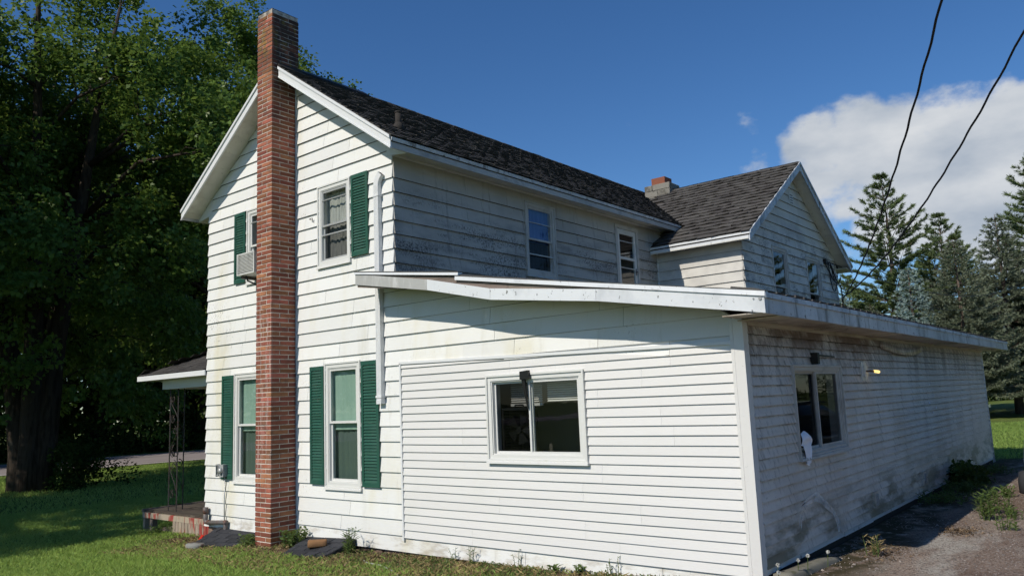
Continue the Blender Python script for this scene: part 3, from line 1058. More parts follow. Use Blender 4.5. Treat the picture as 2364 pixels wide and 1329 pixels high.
# windows and shutters of the gable
window(house, GAB, *W2R, sash='alusash', glass=('glass', 'glass_dusty'), back=(('curtain', 3.9, 5.05, -0.11, 0.012),), extra_bars=((4.86, 0.012), (4.31, 0.02)), label='upstairs gable window with lace curtain and grey storm sash')
window(house, GAB, *W2L, back=(('darkcurtain', 3.9, 5.05, -0.12, 0.01),), extra_bars=((4.86, 0.012),))
window(house, GAB, *W1R, split=0.52, back=(('greenshade', 1.40, 2.33, -0.075, 0.002), ('greencurtain', 0.6, 1.5, -0.115, 0.012)), label='tall ground floor window with green shade drawn half way')
window(house, GAB, *W1L, split=0.52, back=(('greenshade', 1.40, 2.33, -0.075, 0.002), ('greencurtain', 0.6, 1.5, -0.115, 0.012)))
shutter(house, GAB, -0.880, -0.510, 3.885, 5.105)
shutter(house, GAB, -4.01, -3.68, 3.87, 5.09)
shutter(house, GAB, -1.892, -1.562, 0.62, 2.34)
shutter(house, GAB, -0.708, -0.342, 0.62, 2.355)
shutter(house, GAB, -4.355, -4.000, 0.62, 2.33)

# long wall over the flat roof
WM = (2.96, 3.815, 3.80, 5.08)
DM = (5.83, 6.70, 3.35, 5.11)
rows = [(lap(n), lap(n - 1)) for n in range(4, -6, -1)] + [(lap(-6), 5.238)]
rg = random.Random(5)
jr = [[rg.uniform(1.5, 2.8), rg.uniform(4.2, 5.6)] for _ in rows]
rows = [(a, min(b, 5.238)) for a, b in rows if a < 5.23]
siding(house, RIGHT, rows, lambda z: (0.0, 12.6), [opening(*WM), opening(*DM)], MAT['siding_mildew'], joint=lambda i: jr[i])
siding(house, Wall((-0.045, 0, 0), (0, 1, 0), (1, 0, 0)), [(3.0, 5.25)], lambda z: (0.05, 12.55), [opening(*WM), opening(*DM)], MAT['underlay'], butt=0.004, step=20, wob=0, name='sheathing', kerf=0.0)
window(house, RIGHT, *WM, frame='trim_shade_dirty', sash='trim_shade_dirty', glass=('glass', 'glass_dusty'), back=(('bluecurtain', 4.40, 5.02, -0.07, 0.006), ('darkcurtain', 3.85, 4.5, -0.11, 0.01)),
       extra_bars=((4.72, 0.012), (4.16, 0.02)), label='upstairs side window with blue curtain behind the upper pane')
# storm door
mb = MB()
for q in ((DM[0], DM[0] + .075, DM[2], DM[3]), (DM[1] - .075, DM[1], DM[2], DM[3]), (DM[0] + .075, DM[1] - .075, DM[3] - .075, DM[3])):
    mb.wbox(RIGHT, q[0], q[1], q[2], q[3], -0.06, 0.034)
door = mb.build('storm_door', MAT['trim_shade_dirty'], house)
door['label'] = 'white storm door that opens onto the flat roof'
mb = MB()
a, b_, c_, d_ = DM[0] + .08, DM[1] - .08, DM[2], DM[3] - .08
for q in ((a, a + .085, c_, d_), (b_ - .085, b_, c_, d_), (a + .085, b_ - .085, d_ - .10, d_), (a + .085, b_ - .085, 4.42, 4.47), (a + .085, b_ - .085, 3.35, 3.83)):
    mb.wbox(RIGHT, q[0], q[1], q[2], q[3], -0.02, 0.016)
mb.build('door_leaf', MAT['vinylwin'], door)
for za, zb_ in ((4.47, d_ - .10), (3.83, 4.42)):
    MB().add([RIGHT.p(a + .085, za), RIGHT.p(b_ - .085, za), RIGHT.p(b_ - .085, zb_), RIGHT.p(a + .085, zb_)], [(0, 1, 2, 3)]).build('pane', MAT['glass'], door)
for z in (4.24, 4.78):
    MB().wbox(RIGHT, a + .085, b_ - .085, z, z + .02, 0.002, .012).build('storm_rail', MAT['alusash'], door)
m = MB().tube([RIGHT.p(b_ - .045, 4.20, .016), RIGHT.p(b_ - .045, 4.20, .055), RIGHT.p(b_ - .115, 4.20, .06)], .011, 6)
m.wbox(RIGHT, b_ - .06, b_ - .03, 4.13, 4.27, .016, .024)
m.build('door_handle', MAT['rustpipe'], door)
MB().add([RIGHT.p(a - .3, 3.2, -.14), RIGHT.p(b_ + .3, 3.2, -.14), RIGHT.p(b_ + .3, 5.3, -.14), RIGHT.p(a - .3, 5.3, -.14), RIGHT.p(a - .3, 3.2, -.9), RIGHT.p(b_ + .3, 3.2, -.9), RIGHT.p(b_ + .3, 5.3, -.9), RIGHT.p(a - .3, 5.3, -.9)],
         [(4, 5, 6, 7), (0, 1, 5, 4), (1, 2, 6, 5), (2, 3, 7, 6), (3, 0, 4, 7)]).build('room_lining', MAT['interior'], door)
# west and rear walls of the house
rows = [(lap(n), lap(n - 1)) for n in range(19, -7, -1)]
siding(house, LEFTW, rows, lambda z: (0.0, 12.6), [], MAT['siding'], step=3.0)
REAR = Wall((0, 12.6, 0), (1, 0, 0), (0, 1, 0))
siding(house, REAR, [(lap(n), lap(n - 1)) for n in range(19, -18, -1)], gable_clip, [], MAT['siding'], step=3.0, brk=(5.445,))
# foundation under the gable
for i in range(14):
    x = -4.86 + i * 0.50
    put('foundation_stone', MB().chbox(0.485, 0.16, 0.30, 0.02, jit=0.012, rng=rg).mesh('foundation_stone', MAT['foundation']), house, (x + .25, 0.10, -0.335))

# roof: two slabs, shingle rows on top
roof = MB()
for sgn in (-1, 1):
    ex = RIDGE_X + sgn * (EAVE_X - RIDGE_X)
    y0, y1 = -0.345, 12.95
    roof.hexa([(RIDGE_X, y0, RIDGE_Z - .09), (ex, y0, EAVE_Z - .09), (ex, y1, EAVE_Z - .09), (RIDGE_X, y1, RIDGE_Z - .09),
               (RIDGE_X, y0, RIDGE_Z - .022), (ex, y0, EAVE_Z - .022), (ex, y1, EAVE_Z - .022), (RIDGE_X, y1, RIDGE_Z - .022)])
roof = roof.build('roof', MAT['underlay'], house)


def shingle_mesh(name, wdt, length, th, mat, rng, curl=0.006):
    """tab lying in local xy: x across, y up the slope from the butt edge (y=0), slightly curled"""
    m = MB()
    nx = 3
    V = []
    for k, y in enumerate((0.0, 0.35 * length, length)):
        for i in range(nx):
            x = -wdt / 2 + wdt * i / (nx - 1)
            lift = (th + rng.uniform(0, curl)) if k == 0 else (th * 0.9 if k == 1 else 0.001)
            V.append((x + rng.uniform(-.003, .003), y + (rng.uniform(-.006, .006) if k == 0 else 0), lift))
    n = len(V)
    V += [(v[0], v[1], v[2] - (th if v[2] > .002 else .001) * 0.9) for v in V]
    F = []
    for k in range(2):
        for i in range(nx - 1):
            q = k * nx + i
            F.append((q, q + 1, q + nx + 1, q + nx))
    for i in range(nx - 1):
        F.append((i, n + i, n + i + 1, i + 1))
    for k in range(2):
        F.append((k * nx, (k + 1) * nx, n + (k + 1) * nx, n + k * nx))
        F.append((k * nx + nx - 1, n + k * nx + nx - 1, n + (k + 1) * nx + nx - 1, (k + 1) * nx + nx - 1))
    return m.add(V, F)


def lay_shingles(parent, origin, across, up, ncourse, expo, a0, a1, wdt, mats, keep, max_parts, rng, th=0.009, curl=0.006, clip=None, far_key=None):
    """origin at the eave; across/up unit vectors in the roof plane.  The largest-showing tabs are parts, the rest one 'stuff' mesh"""
    nrm = across.cross(up)
    if nrm.z < 0:
        nrm = -nrm
    rot = Matrix((across, up, nrm)).transposed()
    var = [shingle_mesh('shingle', wdt - 0.006, expo * 1.28, th, None, rng, curl) for _ in range(8)]
    meshes = [v.mesh('shingle', mats[0]) for v in var]
    spots = []
    for c in range(ncourse):
        off = (wdt * 0.5 if c % 2 else 0.0) + rng.uniform(-.02, .02)
        a = a0 - off
        while a < a1:
            lo, hi = max(a, a0), min(a + wdt, a1)
            if hi - lo > 0.05:
                mid = (lo + hi) / 2
                p = origin + across * mid + up * (c * expo + rng.uniform(-.006, .006)) + nrm * 0.003
                if clip is None or clip(p):
                    spots.append((p, (hi - lo) / wdt, rng.uniform(-.012, .012)))
            a += wdt
    spots.sort(key=lambda s: (s[0] - CAM).length)
    eul = rot.to_euler()
    for i, (p, sx, tw) in enumerate(spots[:max_parts]):
        o = bpy.data.objects.new('shingle', meshes[rng.randrange(8)])
        M4 = Matrix.Translation(p) @ rot.to_4x4() @ Matrix.Rotation(tw, 4, 'Z') @ Matrix.Diagonal((sx, 1, 1, 1))
        link(o, parent)
        o.matrix_local = M4
    rest = spots[max_parts:]
    if rest:
        mb = MB()
        for (p, sx, tw) in rest:
            v = var[rng.randrange(8)]
            M4 = Matrix.Translation(p) @ rot.to_4x4() @ Matrix.Rotation(tw, 4, 'Z') @ Matrix.Diagonal((sx, 1, 1, 1))
            mb.add([M4 @ Vector(q) for q in v.V], v.F)
        tag(mb.build('shingle_rows', mats[1], parent), kind='stuff')


rs = random.Random(21)
slope_len = math.hypot(EAVE_X - RIDGE_X, RIDGE_Z - EAVE_Z)
upR = Vector((RIDGE_X - EAVE_X, 0, RIDGE_Z - EAVE_Z)).normalized()
upL = Vector((-upR.x, 0, upR.z))
nco = int(slope_len / 0.142)
lay_shingles(roof, Vector((EAVE_X + .02, 0, EAVE_Z - .02)), Vector((0, 1, 0)), upR, nco, slope_len / nco, -0.37, 12.97, 0.305,
             (MAT['shingle'], MAT['shingle_stuff']), None, 300, rs, th=0.017, curl=0.014)
lay_shingles(roof, Vector((2 * RIDGE_X - EAVE_X - .02, 0, EAVE_Z - .02)), Vector((0, 1, 0)), upL, nco, slope_len / nco, -0.37, 12.97, 0.305,
             (MAT['shingle'], MAT['shingle_stuff']), None, 0, rs, th=0.011)
# ridge caps and the short black ridge vent
capm = MB()
for sgn in (-1, 1):
    capm.hexa([(0, -.16, -.002), (sgn * .13, -.16, -.002 - .13 * SL), (sgn * .13, .16, -.012 - .13 * SL), (0, .16, -.012), (0, -.16, .012), (sgn * .13, -.16, .010 - .13 * SL), (sgn * .13, .16, .0 - .13 * SL), (0, .16, .002)])
capm = capm.mesh('ridge_cap', MAT['shingle'])
y = 1.75
while y < 12.8:
    put('ridge_cap', capm, roof, (RIDGE_X, y, RIDGE_Z + .004))
    y += 0.26
mb = MB()
for sgn in (-1, 1):
    mb.hexa([(RIDGE_X, .10, RIDGE_Z - .01), (RIDGE_X + sgn * .17, .10, RIDGE_Z - .01 - .17 * SL), (RIDGE_X + sgn * .17, 1.55, RIDGE_Z - .01 - .17 * SL), (RIDGE_X, 1.55, RIDGE_Z - .01),
             (RIDGE_X, .10, RIDGE_Z + .045), (RIDGE_X + sgn * .17, .10, RIDGE_Z + .045 - .17 * SL), (RIDGE_X + sgn * .17, 1.55, RIDGE_Z + .045 - .17 * SL), (RIDGE_X, 1.55, RIDGE_Z + .045)])
for i in range(46):
    yy_ = .12 + i * .031
    mb.box(RIDGE_X + .168, RIDGE_X + .178, yy_, yy_ + .016, RIDGE_Z - .008 - .17 * SL, RIDGE_Z + .047 - .17 * SL)
mb.build('ridge_vent', MAT['black'], roof)
# vent pipe through the roof near the eave
px, py = -0.257, 0.363
pz = roof_z(px)
mb = MB().tube([(px, py, pz - .05), (px, py, pz + .24)], .047, 10)
mb.tube([(px, py, pz + .24), (px, py, pz + .262)], [.055, .05], 10)
mb.tube([(px, py, pz - .06), (px, py, pz + .05), (px, py, pz + .09)], [.115, .075, .05], 10)
mb.build('vent_pipe', MAT['underlay'], roof, True)

# rake boards, fascia, soffits
for sgn in (-1, 1):
    a = RIDGE_X + sgn * 0.20
    e = RIDGE_X + sgn * (EAVE_X - RIDGE_X - .005)
    for nm, up0, up1, n0, n1, m_ in (('rake_board', -.185, -.040, .330, .352, 'trim'), ('rake_trim', -.052, -.004, .346, .374, 'trim'), ('rake_bead', -.190, -.165, .352, .362, 'trim')):
        mb = MB()
        za, ze = roof_z(a), roof_z(e)
        mb.hexa([(a, -n1, za + up0), (e, -n1, ze + up0), (e, -n0, ze + up0), (a, -n0, za + up0), (a, -n1, za + up1), (e, -n1, ze + up1), (e, -n0, ze + up1), (a, -n0, za + up1)])
        mb.build(nm, MAT[m_], roof)
    # eave fascia + gutter apron
    x0 = RIDGE_X + sgn * (EAVE_X - RIDGE_X - .028)
    x1 = RIDGE_X + sgn * (EAVE_X - RIDGE_X - .006)
    MB().box(min(x0, x1), max(x0, x1), -.33, 12.9, EAVE_Z - .175, EAVE_Z - .035).build('fascia', MAT['trim_shade_dirty'], roof)
    xt = RIDGE_X + sgn * (EAVE_X - RIDGE_X + .004)
    MB().hexa([(x0, -.34, EAVE_Z - .075), (xt, -.34, EAVE_Z - .075), (xt, 12.92, EAVE_Z - .075), (x0, 12.92, EAVE_Z - .075),
               (x0, -.34, EAVE_Z - .020), (xt + sgn * .012, -.34, EAVE_Z - .026), (xt + sgn * .012, 12.92, EAVE_Z - .026), (x0, 12.92, EAVE_Z - .020)]).build('drip_edge', MAT['metal_grimy'], roof)
    # boxed eave soffit in panels
    xw = RIDGE_X + sgn * 2.45
    y = 0.0
    while y < 7.6 and sgn > 0 or y < 12.6 and sgn < 0:
        MB().hexa([(xw, y + .003, 5.236), (x0, y + .003, EAVE_Z - .172), (x0, y + .60, EAVE_Z - .172), (xw, y + .60, 5.236),
                   (xw, y + .003, 5.246), (x0, y + .003, EAVE_Z - .160), (x0, y + .60, EAVE_Z - .160), (xw, y + .60, 5.246)]).build('soffit_panel', MAT['soffit'], roof)
        y += 0.603
    MB().box(min(xw, xw + sgn * .022), max(xw, xw + sgn * .022), 0.0, 12.6, 5.205, 5.234).build('frieze_strip', MAT['trim'], house)
    # cornice return: closes the box end at the gable
    yb = -0.002
    MB().prism([Vector((xw - sgn * .10, yb, 5.232)), Vector((x0, yb, EAVE_Z - .174)), Vector((x0, yb, EAVE_Z - .10)), Vector((xw - sgn * .10, yb, roof_z(xw - sgn * .10) - .10))], (0, 0, 0), (0, -0.02, 0)).build('cornice_return', MAT['trim'], roof)
    # planked soffit under the rake overhang
    t0 = 0.25
    total = EAVE_X - RIDGE_X - .03
    while t0 < total - .02:
        t1 = min(t0 + 0.30, total)
        xa, xb = RIDGE_X + sgn * t0, RIDGE_X + sgn * (t1 - .004)
        za, zb_ = roof_z(xa) - .150, roof_z(xb) - .150
        MB().hexa([(xa, -.332, za), (xb, -.332, zb_), (xb, -.012, zb_), (xa, -.012, za), (xa, -.332, za + .012), (xb, -.332, zb_ + .012), (xb, -.012, zb_ + .012), (xa, -.012, za + .012)]).build('soffit_panel', MAT['soffit'], roof)
        t0 = t1

# ------------------------------------------------------------------ brick chimney on the gable
core = MB().box(CHX0 + .0065, CHX1 - .0065, -CHD + .0065, 0.03, -0.45, 8.10)
chim = core.build('chimney', MAT['mortar'], house)
COURSE = 0.0703
rb = random.Random(31)
fw, fd = CHX1 - CHX0, CHD
J = 0.013
bw, bd = fw / 3, fd / 3
others = MB()
ncs = int((8.10 + .33) / COURSE)
cnt = 0


def lean(z):
    return 0.010 * math.sin(z * 0.55) - 0.0


for c in range(ncs):
    z = -0.33 + COURSE * (c + .5)
    j = lambda: rb.uniform(-.0024, .0024)
    A = c % 2 == 0
    # corner brick turns: its end shows on the other face
    h_ = COURSE - J
    B_ = lambda x0, x1, y0, y1: put('brick', MB().chbox(x1 - x0, y1 - y0, h_, .004, jit=.0012, rng=rb).mesh('brick', MAT['brick']), chim, ((x0 + x1) / 2 + j() * .6, (y0 + y1) / 2 + j() * .6, z + j() * .4))
    if A:
        # front: long left, short right ; right side: long first
        B_(CHX0, CHX0 + fw * 2 / 3 - J / 2, -CHD, -CHD + .11)
        B_(CHX0 + fw * 2 / 3 + J / 2, CHX1, -CHD, -CHD + fd * 2 / 3 - J / 2)
        others.chbox(.10, fd / 3 - J / 2, h_, .004, (CHX1 - .05 + j() * .6, -(fd / 3 - J / 2) / 2, z))
    else:
        B_(CHX0 + fw / 3 + J / 2, CHX1, -CHD, -CHD + fd / 3 - J / 2)
        B_(CHX1 - .11, CHX1, -CHD + fd / 3 + J / 2, -.001)
        others.chbox(fw / 3 - J / 2, .10, h_, .004, (CHX0 + (fw / 3 - J / 2) / 2, -CHD + .05 + j() * .6, z))
    # west face and, above the roof, the back
    if A:
        others.chbox(0.08, fd / 3 - J, COURSE - J, .004, (CHX0 + .04, -fd / 6, z))
        others.chbox(0.08, fd * 2 / 3 - J - .1, COURSE - J, .004, (CHX0 + .04, -fd * 2 / 3 + .05, z))
    else:
        others.chbox(0.08, fd * 2 / 3 - J, COURSE - J, .004, (CHX0 + .04, -fd / 3, z))
    if z > 6.9:
        others.chbox(fw * .6, 0.06, COURSE - J, .004, (CHX0 + fw * (.31 if A else .69), 0.015, z))
        others.chbox(fw * .37, 0.06, COURSE - J, .004, (CHX0 + fw * (.81 if A else .19), 0.015, z))
tag(others.build('brick_rest', MAT['brick'], chim), kind='stuff')
m = MB()
NX = 5
for iy in range(NX):
    for ix in range(NX):
        m.V.append((CHX0 + .004 + (fw - .008) * ix / 4, -CHD + .004 + (CHD + .036) * iy / 4, 8.105 + (.018 + .022 * rb.random() if 0 < ix < 4 and 0 < iy < 4 else .004 * rb.random())))
for iy in range(4):
    for ix in range(4):
        q = iy * NX + ix
        m.F.append((q, q + 1, q + NX + 1, q + NX))
m.build('mortar_cap', MAT['mortar'], chim, True)
# tar flashing where the roof meets the chimney
MB().hexa([(CHX1 - .01, -.36, roof_z(CHX1) - .04), (CHX1 + .05, -.36, roof_z(CHX1 + .05) - .03), (CHX1 + .05, .10, roof_z(CHX1 + .05) - .03), (CHX1 - .01, .10, roof_z(CHX1) - .04),
           (CHX1 - .01, -.36, roof_z(CHX1) + .075), (CHX1 + .06, -.36, roof_z(CHX1 + .06) + .022), (CHX1 + .06, .10, roof_z(CHX1 + .06) + .022), (CHX1 - .01, .10, roof_z(CHX1) + .075)]).build('flashing', MAT['underlay'], chim)
# narrow shadow batten between chimney and siding
MB().box(CHX1 + .002, CHX1 + .030, -.03, .0, -.25, 6.85).build('chimney_batten', MAT['metal_grimy'], house)

# downspout that starts with an open elbow and ends half way down
mb = MB()
du0, du1 = -0.452, -0.352


def dsec(p, along, hw=0.048, hn=0.034):
    along = along.normalized()
    side = Vector((0, -1, 0))
    a = along.cross(side).normalized()
    return [p + a * hw + side * hn, p - a * hw + side * hn, p - a * hw - side * hn, p + a * hw - side * hn]


path = [(Vector((-.272, -.056, 1.80)), Vector((0, 0, 1))), (Vector((-.272, -.056, 4.82)), Vector((0, 0, 1))), (Vector((-.262, -.056, 4.88)), Vector((.35, 0, 1))),
        (Vector((-.235, -.056, 4.93)), Vector((.8, 0, 1))), (Vector((-.185, -.056, 4.985)), Vector((.8, 0, 1)))]
vs = []
for p, d in path:
    vs += dsec(p, d)
fs = []
for i in range(len(path) - 1):
    for k in range(4):
        k2 = (k + 1) % 4
        fs.append((i * 4 + k, i * 4 + k2, i * 4 + 4 + k2, i * 4 + 4 + k))
fs.append((0, 3, 2, 1))
ds = mb.add(vs, fs).build('downspout', MAT['trim'], house)
for i in range(3):
    MB().box(-.272 - .030 + i * .028, -.272 - .026 + i * .028, -.094, -.090, 1.80, 4.82).build('rib', MAT['trim'], ds)
MB().add([p + Vector((.0, 0, -.004)) for p in vs[-4:]], [(0, 1, 2, 3)]).build('dark_mouth', MAT['black'], ds)
for z in (4.66, 1.83):
    MB().box(-.332, -.212, -.098, -.0, z, z + .03).build('strap', MAT['trim'], ds)
MB().box(-.322, -.222, -.096, -.016, 1.745, 1.80).build('outlet_end', MAT['metal_trim'], ds)

# meter socket and conduit by the west corner, standpipe at the corner
mb = MB().box(-4.280, -4.160, -.115, -.02, .66, .86)
mb.box(-4.300, -4.280, -.13, -.02, .68, .84)
meter = mb.build('meter_box', MAT['greybox'], house)
mb = MB()
mb.tube([(-4.220, -.115, .76), (-4.220, -.16, .76)], [.05, .045], 12)
mb.build('meter_dial', MAT['alusash'], meter, True)
mb = MB()
for zz_ in (.68, .84):
    mb.box(-4.420, -4.280, -.10, -.09, zz_, zz_ + .012)
mb.box(-4.420, -4.408, -.10, -.03, .66, .86)
mb.build('bracket', MAT['greybox'], meter)
MB().tube([(-4.230, -.04, .66), (-4.230, -.045, .2), (-4.220, -.04, -.30)], .012, 6).build('conduit', MAT['alusash'], meter, True)
mb = MB()
mb.tube([(-4.130, -.08, -.36), (-4.130, -.08, -.09), (-4.160, -.08, -.07), (-4.660, -.085, -.10)], .034, 8)
mb.tube([(-4.660, -.085, -.10), (-4.720, -.085, -.10), (-4.745, -.085, -.06), (-4.745, -.085, .05)], .042, 8)
mb.tube([(-4.745, -.085, .04), (-4.745, -.085, .14)], .046, 8)
mb.tube([(-4.160, -.08, -.072), (-4.100, -.08, -.070)], .042, 8)
mb.build('standpipe', MAT['rustpipe'], house, True)
# small hook on the siding
MB().tube([(-1.86, -.02, 4.62), (-1.86, -.06, 4.62), (-1.80, -.05, 4.63), (-1.80, -.03, 4.56)], .006, 5).build('wall_hook', MAT['darkiron'], house)
# ------------------------------------------------------------------ rear wing (cross gable over the flat roof)
wing = thing('rear_wing', 'white rear wing with its own gable roof above the flat roofed addition', 'house wing', (0.95, 10.5, -0.3))
WY0, WY1, WRY = 7.51, 13.45, 10.5
WX = 1.9
WRZ, WEZ, WEY = 6.875, 4.80, 7.20
WSL = (WRZ - WEZ) / (WRY - WEY)
WRX = 2.22


def wroof_z(y):
    return WRZ - WSL * abs(y - WRY)


rows = [(lap(n), lap(n - 1)) for n in range(4, -5, -1)]
rows = [(a, min(b, 4.86)) for a, b in rows if a < 4.84]
rg = random.Random(17)
siding(wing, WINGF, rows, lambda z: (0.018, 1.9), [], MAT['siding_wing'], joint=lambda i: [])
WW1 = (9.05, 9.92, 3.40, 4.79)
WW2 = (11.18, 12.13, 3.40, 4.80)


def wing_clip(z):
    t = WRZ - 0.15
    d = max(0.0, (t - z) / WSL)
    return max(WY0, WRY - d), min(WY1, WRY + d)


rows = [(lap(n), lap(n - 1)) for n in range(4, -17, -1)]
jw = [[rg.uniform(8.4, 9.0), rg.uniform(10.2, 12.6)] for _ in rows]
siding(wing, WINGG, rows, wing_clip, [opening(*WW1), opening(*WW2)], MAT['siding_wing'], joint=lambda i: jw[i], brk=(4.86,))
siding(wing, Wall((1.855, 0, 0), (0, 1, 0), (1, 0, 0)), [(3.0, 6.65)], wing_clip, [opening(*WW1), opening(*WW2)], MAT['underlay'], butt=0.004, step=20, wob=0, name='sheathing', brk=(4.86,), kerf=0.0)
MB().box(0.05, 1.85, 7.545, 7.56, 3.0, 4.86).build('sheathing', MAT['underlay'], wing)
window(wing, WINGG, *WW1, frame='trim_shade_dirty', sash='trim_shade_dirty', split=0.36, glass=('glass_dim', 'glass_dusty'), back=(('darkcurtain', 3.4, 4.75, -0.3, 0.01),), label='wing window with its lower sash raised, blue sky mirrored in the glass')
window(wing, WINGG, *WW2, frame='trim_shade_dirty', sash='trim_shade_dirty', split=0.36, glass=('glass_dim', 'glass_dusty'), back=(('curtain', 3.7, 4.75, -0.24, 0.02),), label='wing window nearest the cable bracket')
siding(wing, Wall((0, WY1, 0), (1, 0, 0), (0, 1, 0)), [(lap(n), lap(n - 1)) for n in range(4, -5, -1)], lambda z: (0.0, 1.9), [], MAT['siding_wing'], step=3)
MB().box(0.0, 0.03, WY0 - .03, WY0 - .002, 3.35, 4.85).build('corner_strip', MAT['trim'], wing)
MB().wbox(WINGG, 10.42, 10.66, 5.93, 6.20, .012, .03).build('louvre_vent', MAT['trim'], wing)
for i in range(4):
    MB().wbox(WINGG, 10.46, 10.62, 5.955 + i * .06, 5.975 + i * .06, .03, .034).build('louvre_gap', MAT['black'], wing)
# wing roof
wr = MB()
XB = -1.8
for sgn in (-1, 1):
    ye = WRY + sgn * (WRY - WEY)
    wr.hexa([(XB, WRY, WRZ - .09), (WRX - .02, WRY, WRZ - .09), (WRX - .02, ye, WEZ - .09), (XB, ye, WEZ - .09),
             (XB, WRY, WRZ - .022), (WRX - .02, WRY, WRZ - .022), (WRX - .02, ye, WEZ - .022), (XB, ye, WEZ - .022)])


def above_main(p):
    """only where the wing's roof shows outside the main roof and wall"""
    return (p.x > 0.16 or p.z > roof_z(p.x) - .05) and p.x > -2.3 and not (p.x < 0.16 and p.z < EAVE_Z - .02)


# trim the slab to the part right of the valley
wroof = MB()
for sgn in (-1, 1):
    ye = WRY + sgn * (WRY - WEY)
    xv = RIDGE_X + (RIDGE_Z - WRZ) / SL            # valley meets the wing ridge
    yv = WRY + sgn * (WRZ - EAVE_Z) / WSL          # valley meets main eave height
    top = [(xv, WRY, WRZ), (WRX - .02, WRY, WRZ), (WRX - .02, ye, WEZ), (0.012, ye, WEZ), (0.012, yv, EAVE_Z), (0.25, yv, EAVE_Z)]
    vs = [(x, y, z - .022) for x, y, z in top] + [(x, y, z - .09) for x, y, z in top]
    n = len(top)
    wroof.add(vs, [tuple(range(n)), tuple(range(n, 2 * n))[::-1]] + [(i, n + i, n + (i + 1) % n, (i + 1) % n) for i in range(n)])
wroof = wroof.build('roof', MAT['underlay'], wing)
upF = Vector((0, WRY - WEY, WRZ - WEZ)).normalized()
upB = Vector((0, -upF.y, upF.z))
wl = math.hypot(WRY - WEY, WRZ - WEZ)


def wclip(p):
    if p.x < 0.03:
        return p.z > roof_z(p.x) + 0.01 and p.x > RIDGE_X
    if p.x < EAVE_X:
        return p.z > EAVE_Z - .05 and p.z > roof_z(p.x) - .03 or p.z < EAVE_Z - .22
    return True


lay_shingles(wroof, Vector((0, WEY - .02, WEZ - .02)), Vector((1, 0, 0)), upF, 20, wl / 20, -2.3, WRX, 0.31, (MAT['shingle_wing'], MAT['shingle_wing']), None, 300, random.Random(8), th=0.020, curl=0.030, clip=wclip)
lay_shingles(wroof, Vector((0, 2 * WRY - WEY + .02, WEZ - .02)), Vector((1, 0, 0)), upB, 20, wl / 20, -2.3, WRX, 0.31, (MAT['shingle_wing'], MAT['shingle_stuff']), None, 0, random.Random(9), th=0.014, clip=wclip)
capw = MB()
for sgn in (-1, 1):
    capw.hexa([(-.15, 0, -.002), (-.15, sgn * .12, -.002 - .12 * WSL), (.15, sgn * .12, -.012 - .12 * WSL), (.15, 0, -.012), (-.15, 0, .012), (-.15, sgn * .12, .012 - .12 * WSL), (.15, sgn * .12, .0 - .12 * WSL), (.15, 0, .002)])
capw = capw.mesh('ridge_cap', MAT['shingle_wing'])
x = -0.9
while x < 2.2:
    put('ridge_cap', capw, wroof, (x, WRY, WRZ + .004))
    x += 0.24
for sgn in (-1, 1):
    a, e = WRY + sgn * .0, WRY + sgn * (WRY - WEY - .005)
    for nm, up0, up1, n0, n1 in (('rake_board', -.20, -.035, WRX - .035, WRX - .012), ('rake_trim', -.055, -.004, WRX - .018, WRX + .012)):
        za, ze = wroof_z(a), wroof_z(e)
        MB().hexa([(n1, a, za + up0), (n1, e, ze + up0), (n0, e, ze + up0), (n0, a, za + up0), (n1, a, za + up1), (n1, e, ze + up1), (n0, e, ze + up1), (n0, a, za + up1)]).build(nm, MAT['metal_grimy'], wroof)
    t0, total = 0.02, WRY - WEY - .03
    while t0 < total - .02:
        t1 = min(t0 + .33, total)
        ya, yb = WRY + sgn * t0, WRY + sgn * (t1 - .004)
        za, zb_ = wroof_z(ya) - .150, wroof_z(yb) - .150
        MB().hexa([(WX + .012, ya, za), (WX + .012, yb, zb_), (WRX - .034, yb, zb_), (WRX - .034, ya, za), (WX + .012, ya, za + .012), (WX + .012, yb, zb_ + .012), (WRX - .034, yb, zb_ + .012), (WRX - .034, ya, za + .012)]).build('soffit_panel', MAT['soffit'], wroof)
        t0 = t1
    ye = WRY + sgn * (WRY - WEY)
    y0, y1 = sorted((ye + sgn * -.004, ye - sgn * .026))
    MB().box(0.02, WRX - .04, y0, y1, WEZ - .165, WEZ - .035).build('fascia', MAT['metal_trim'], wroof)
    y0, y1 = sorted((ye + sgn * .010, ye - sgn * .010))
    MB().box(0.02, WRX, y0, y1, WEZ - .065, WEZ - .022).build('drip_edge', MAT['metal_trim'], wroof)
    yw = WY0 if sgn < 0 else WY1
    MB().hexa([(0.02, yw, 4.705), (WRX - .05, yw, 4.705), (WRX - .05, ye, WEZ - .160), (0.02, ye, WEZ - .160), (0.02, yw, 4.72), (WRX - .05, yw, 4.72), (WRX - .05, ye, WEZ - .145), (0.02, ye, WEZ - .145)]).build('eave_soffit', MAT['soffit'], wroof)
# block chimney with clay flue on the wing ridge
bc = MB().box(-1.70, -1.02, 10.28, 10.82, 6.2, 6.80).build('block_chimney', MAT['cinder'], wing)
for c in range(2):
    z = 6.80 + c * .155
    for k, (x0, x1) in enumerate(((-1.72, -1.36), (-1.355, -1.0)) if c == 0 else ((-1.72, -1.50), (-1.495, -1.0))):
        put('block', MB().chbox(x1 - x0 - .004, .56, .15, .008, jit=.003, rng=rg).mesh('block', MAT['cinder']), bc, ((x0 + x1) / 2, 10.55, z + .075 - .06))
mb = MB()
t = .03
for q in ((-1.55, -1.17, 10.36, 10.36 + t), (-1.55, -1.17, 10.74 - t, 10.74), (-1.55, -1.55 + t, 10.36 + t, 10.74 - t), (-1.17 - t, -1.17, 10.36 + t, 10.74 - t)):
    mb.box(q[0], q[1], q[2], q[3], 7.0, 7.24)
mb.build('clay_flue', MAT['clay'], bc)

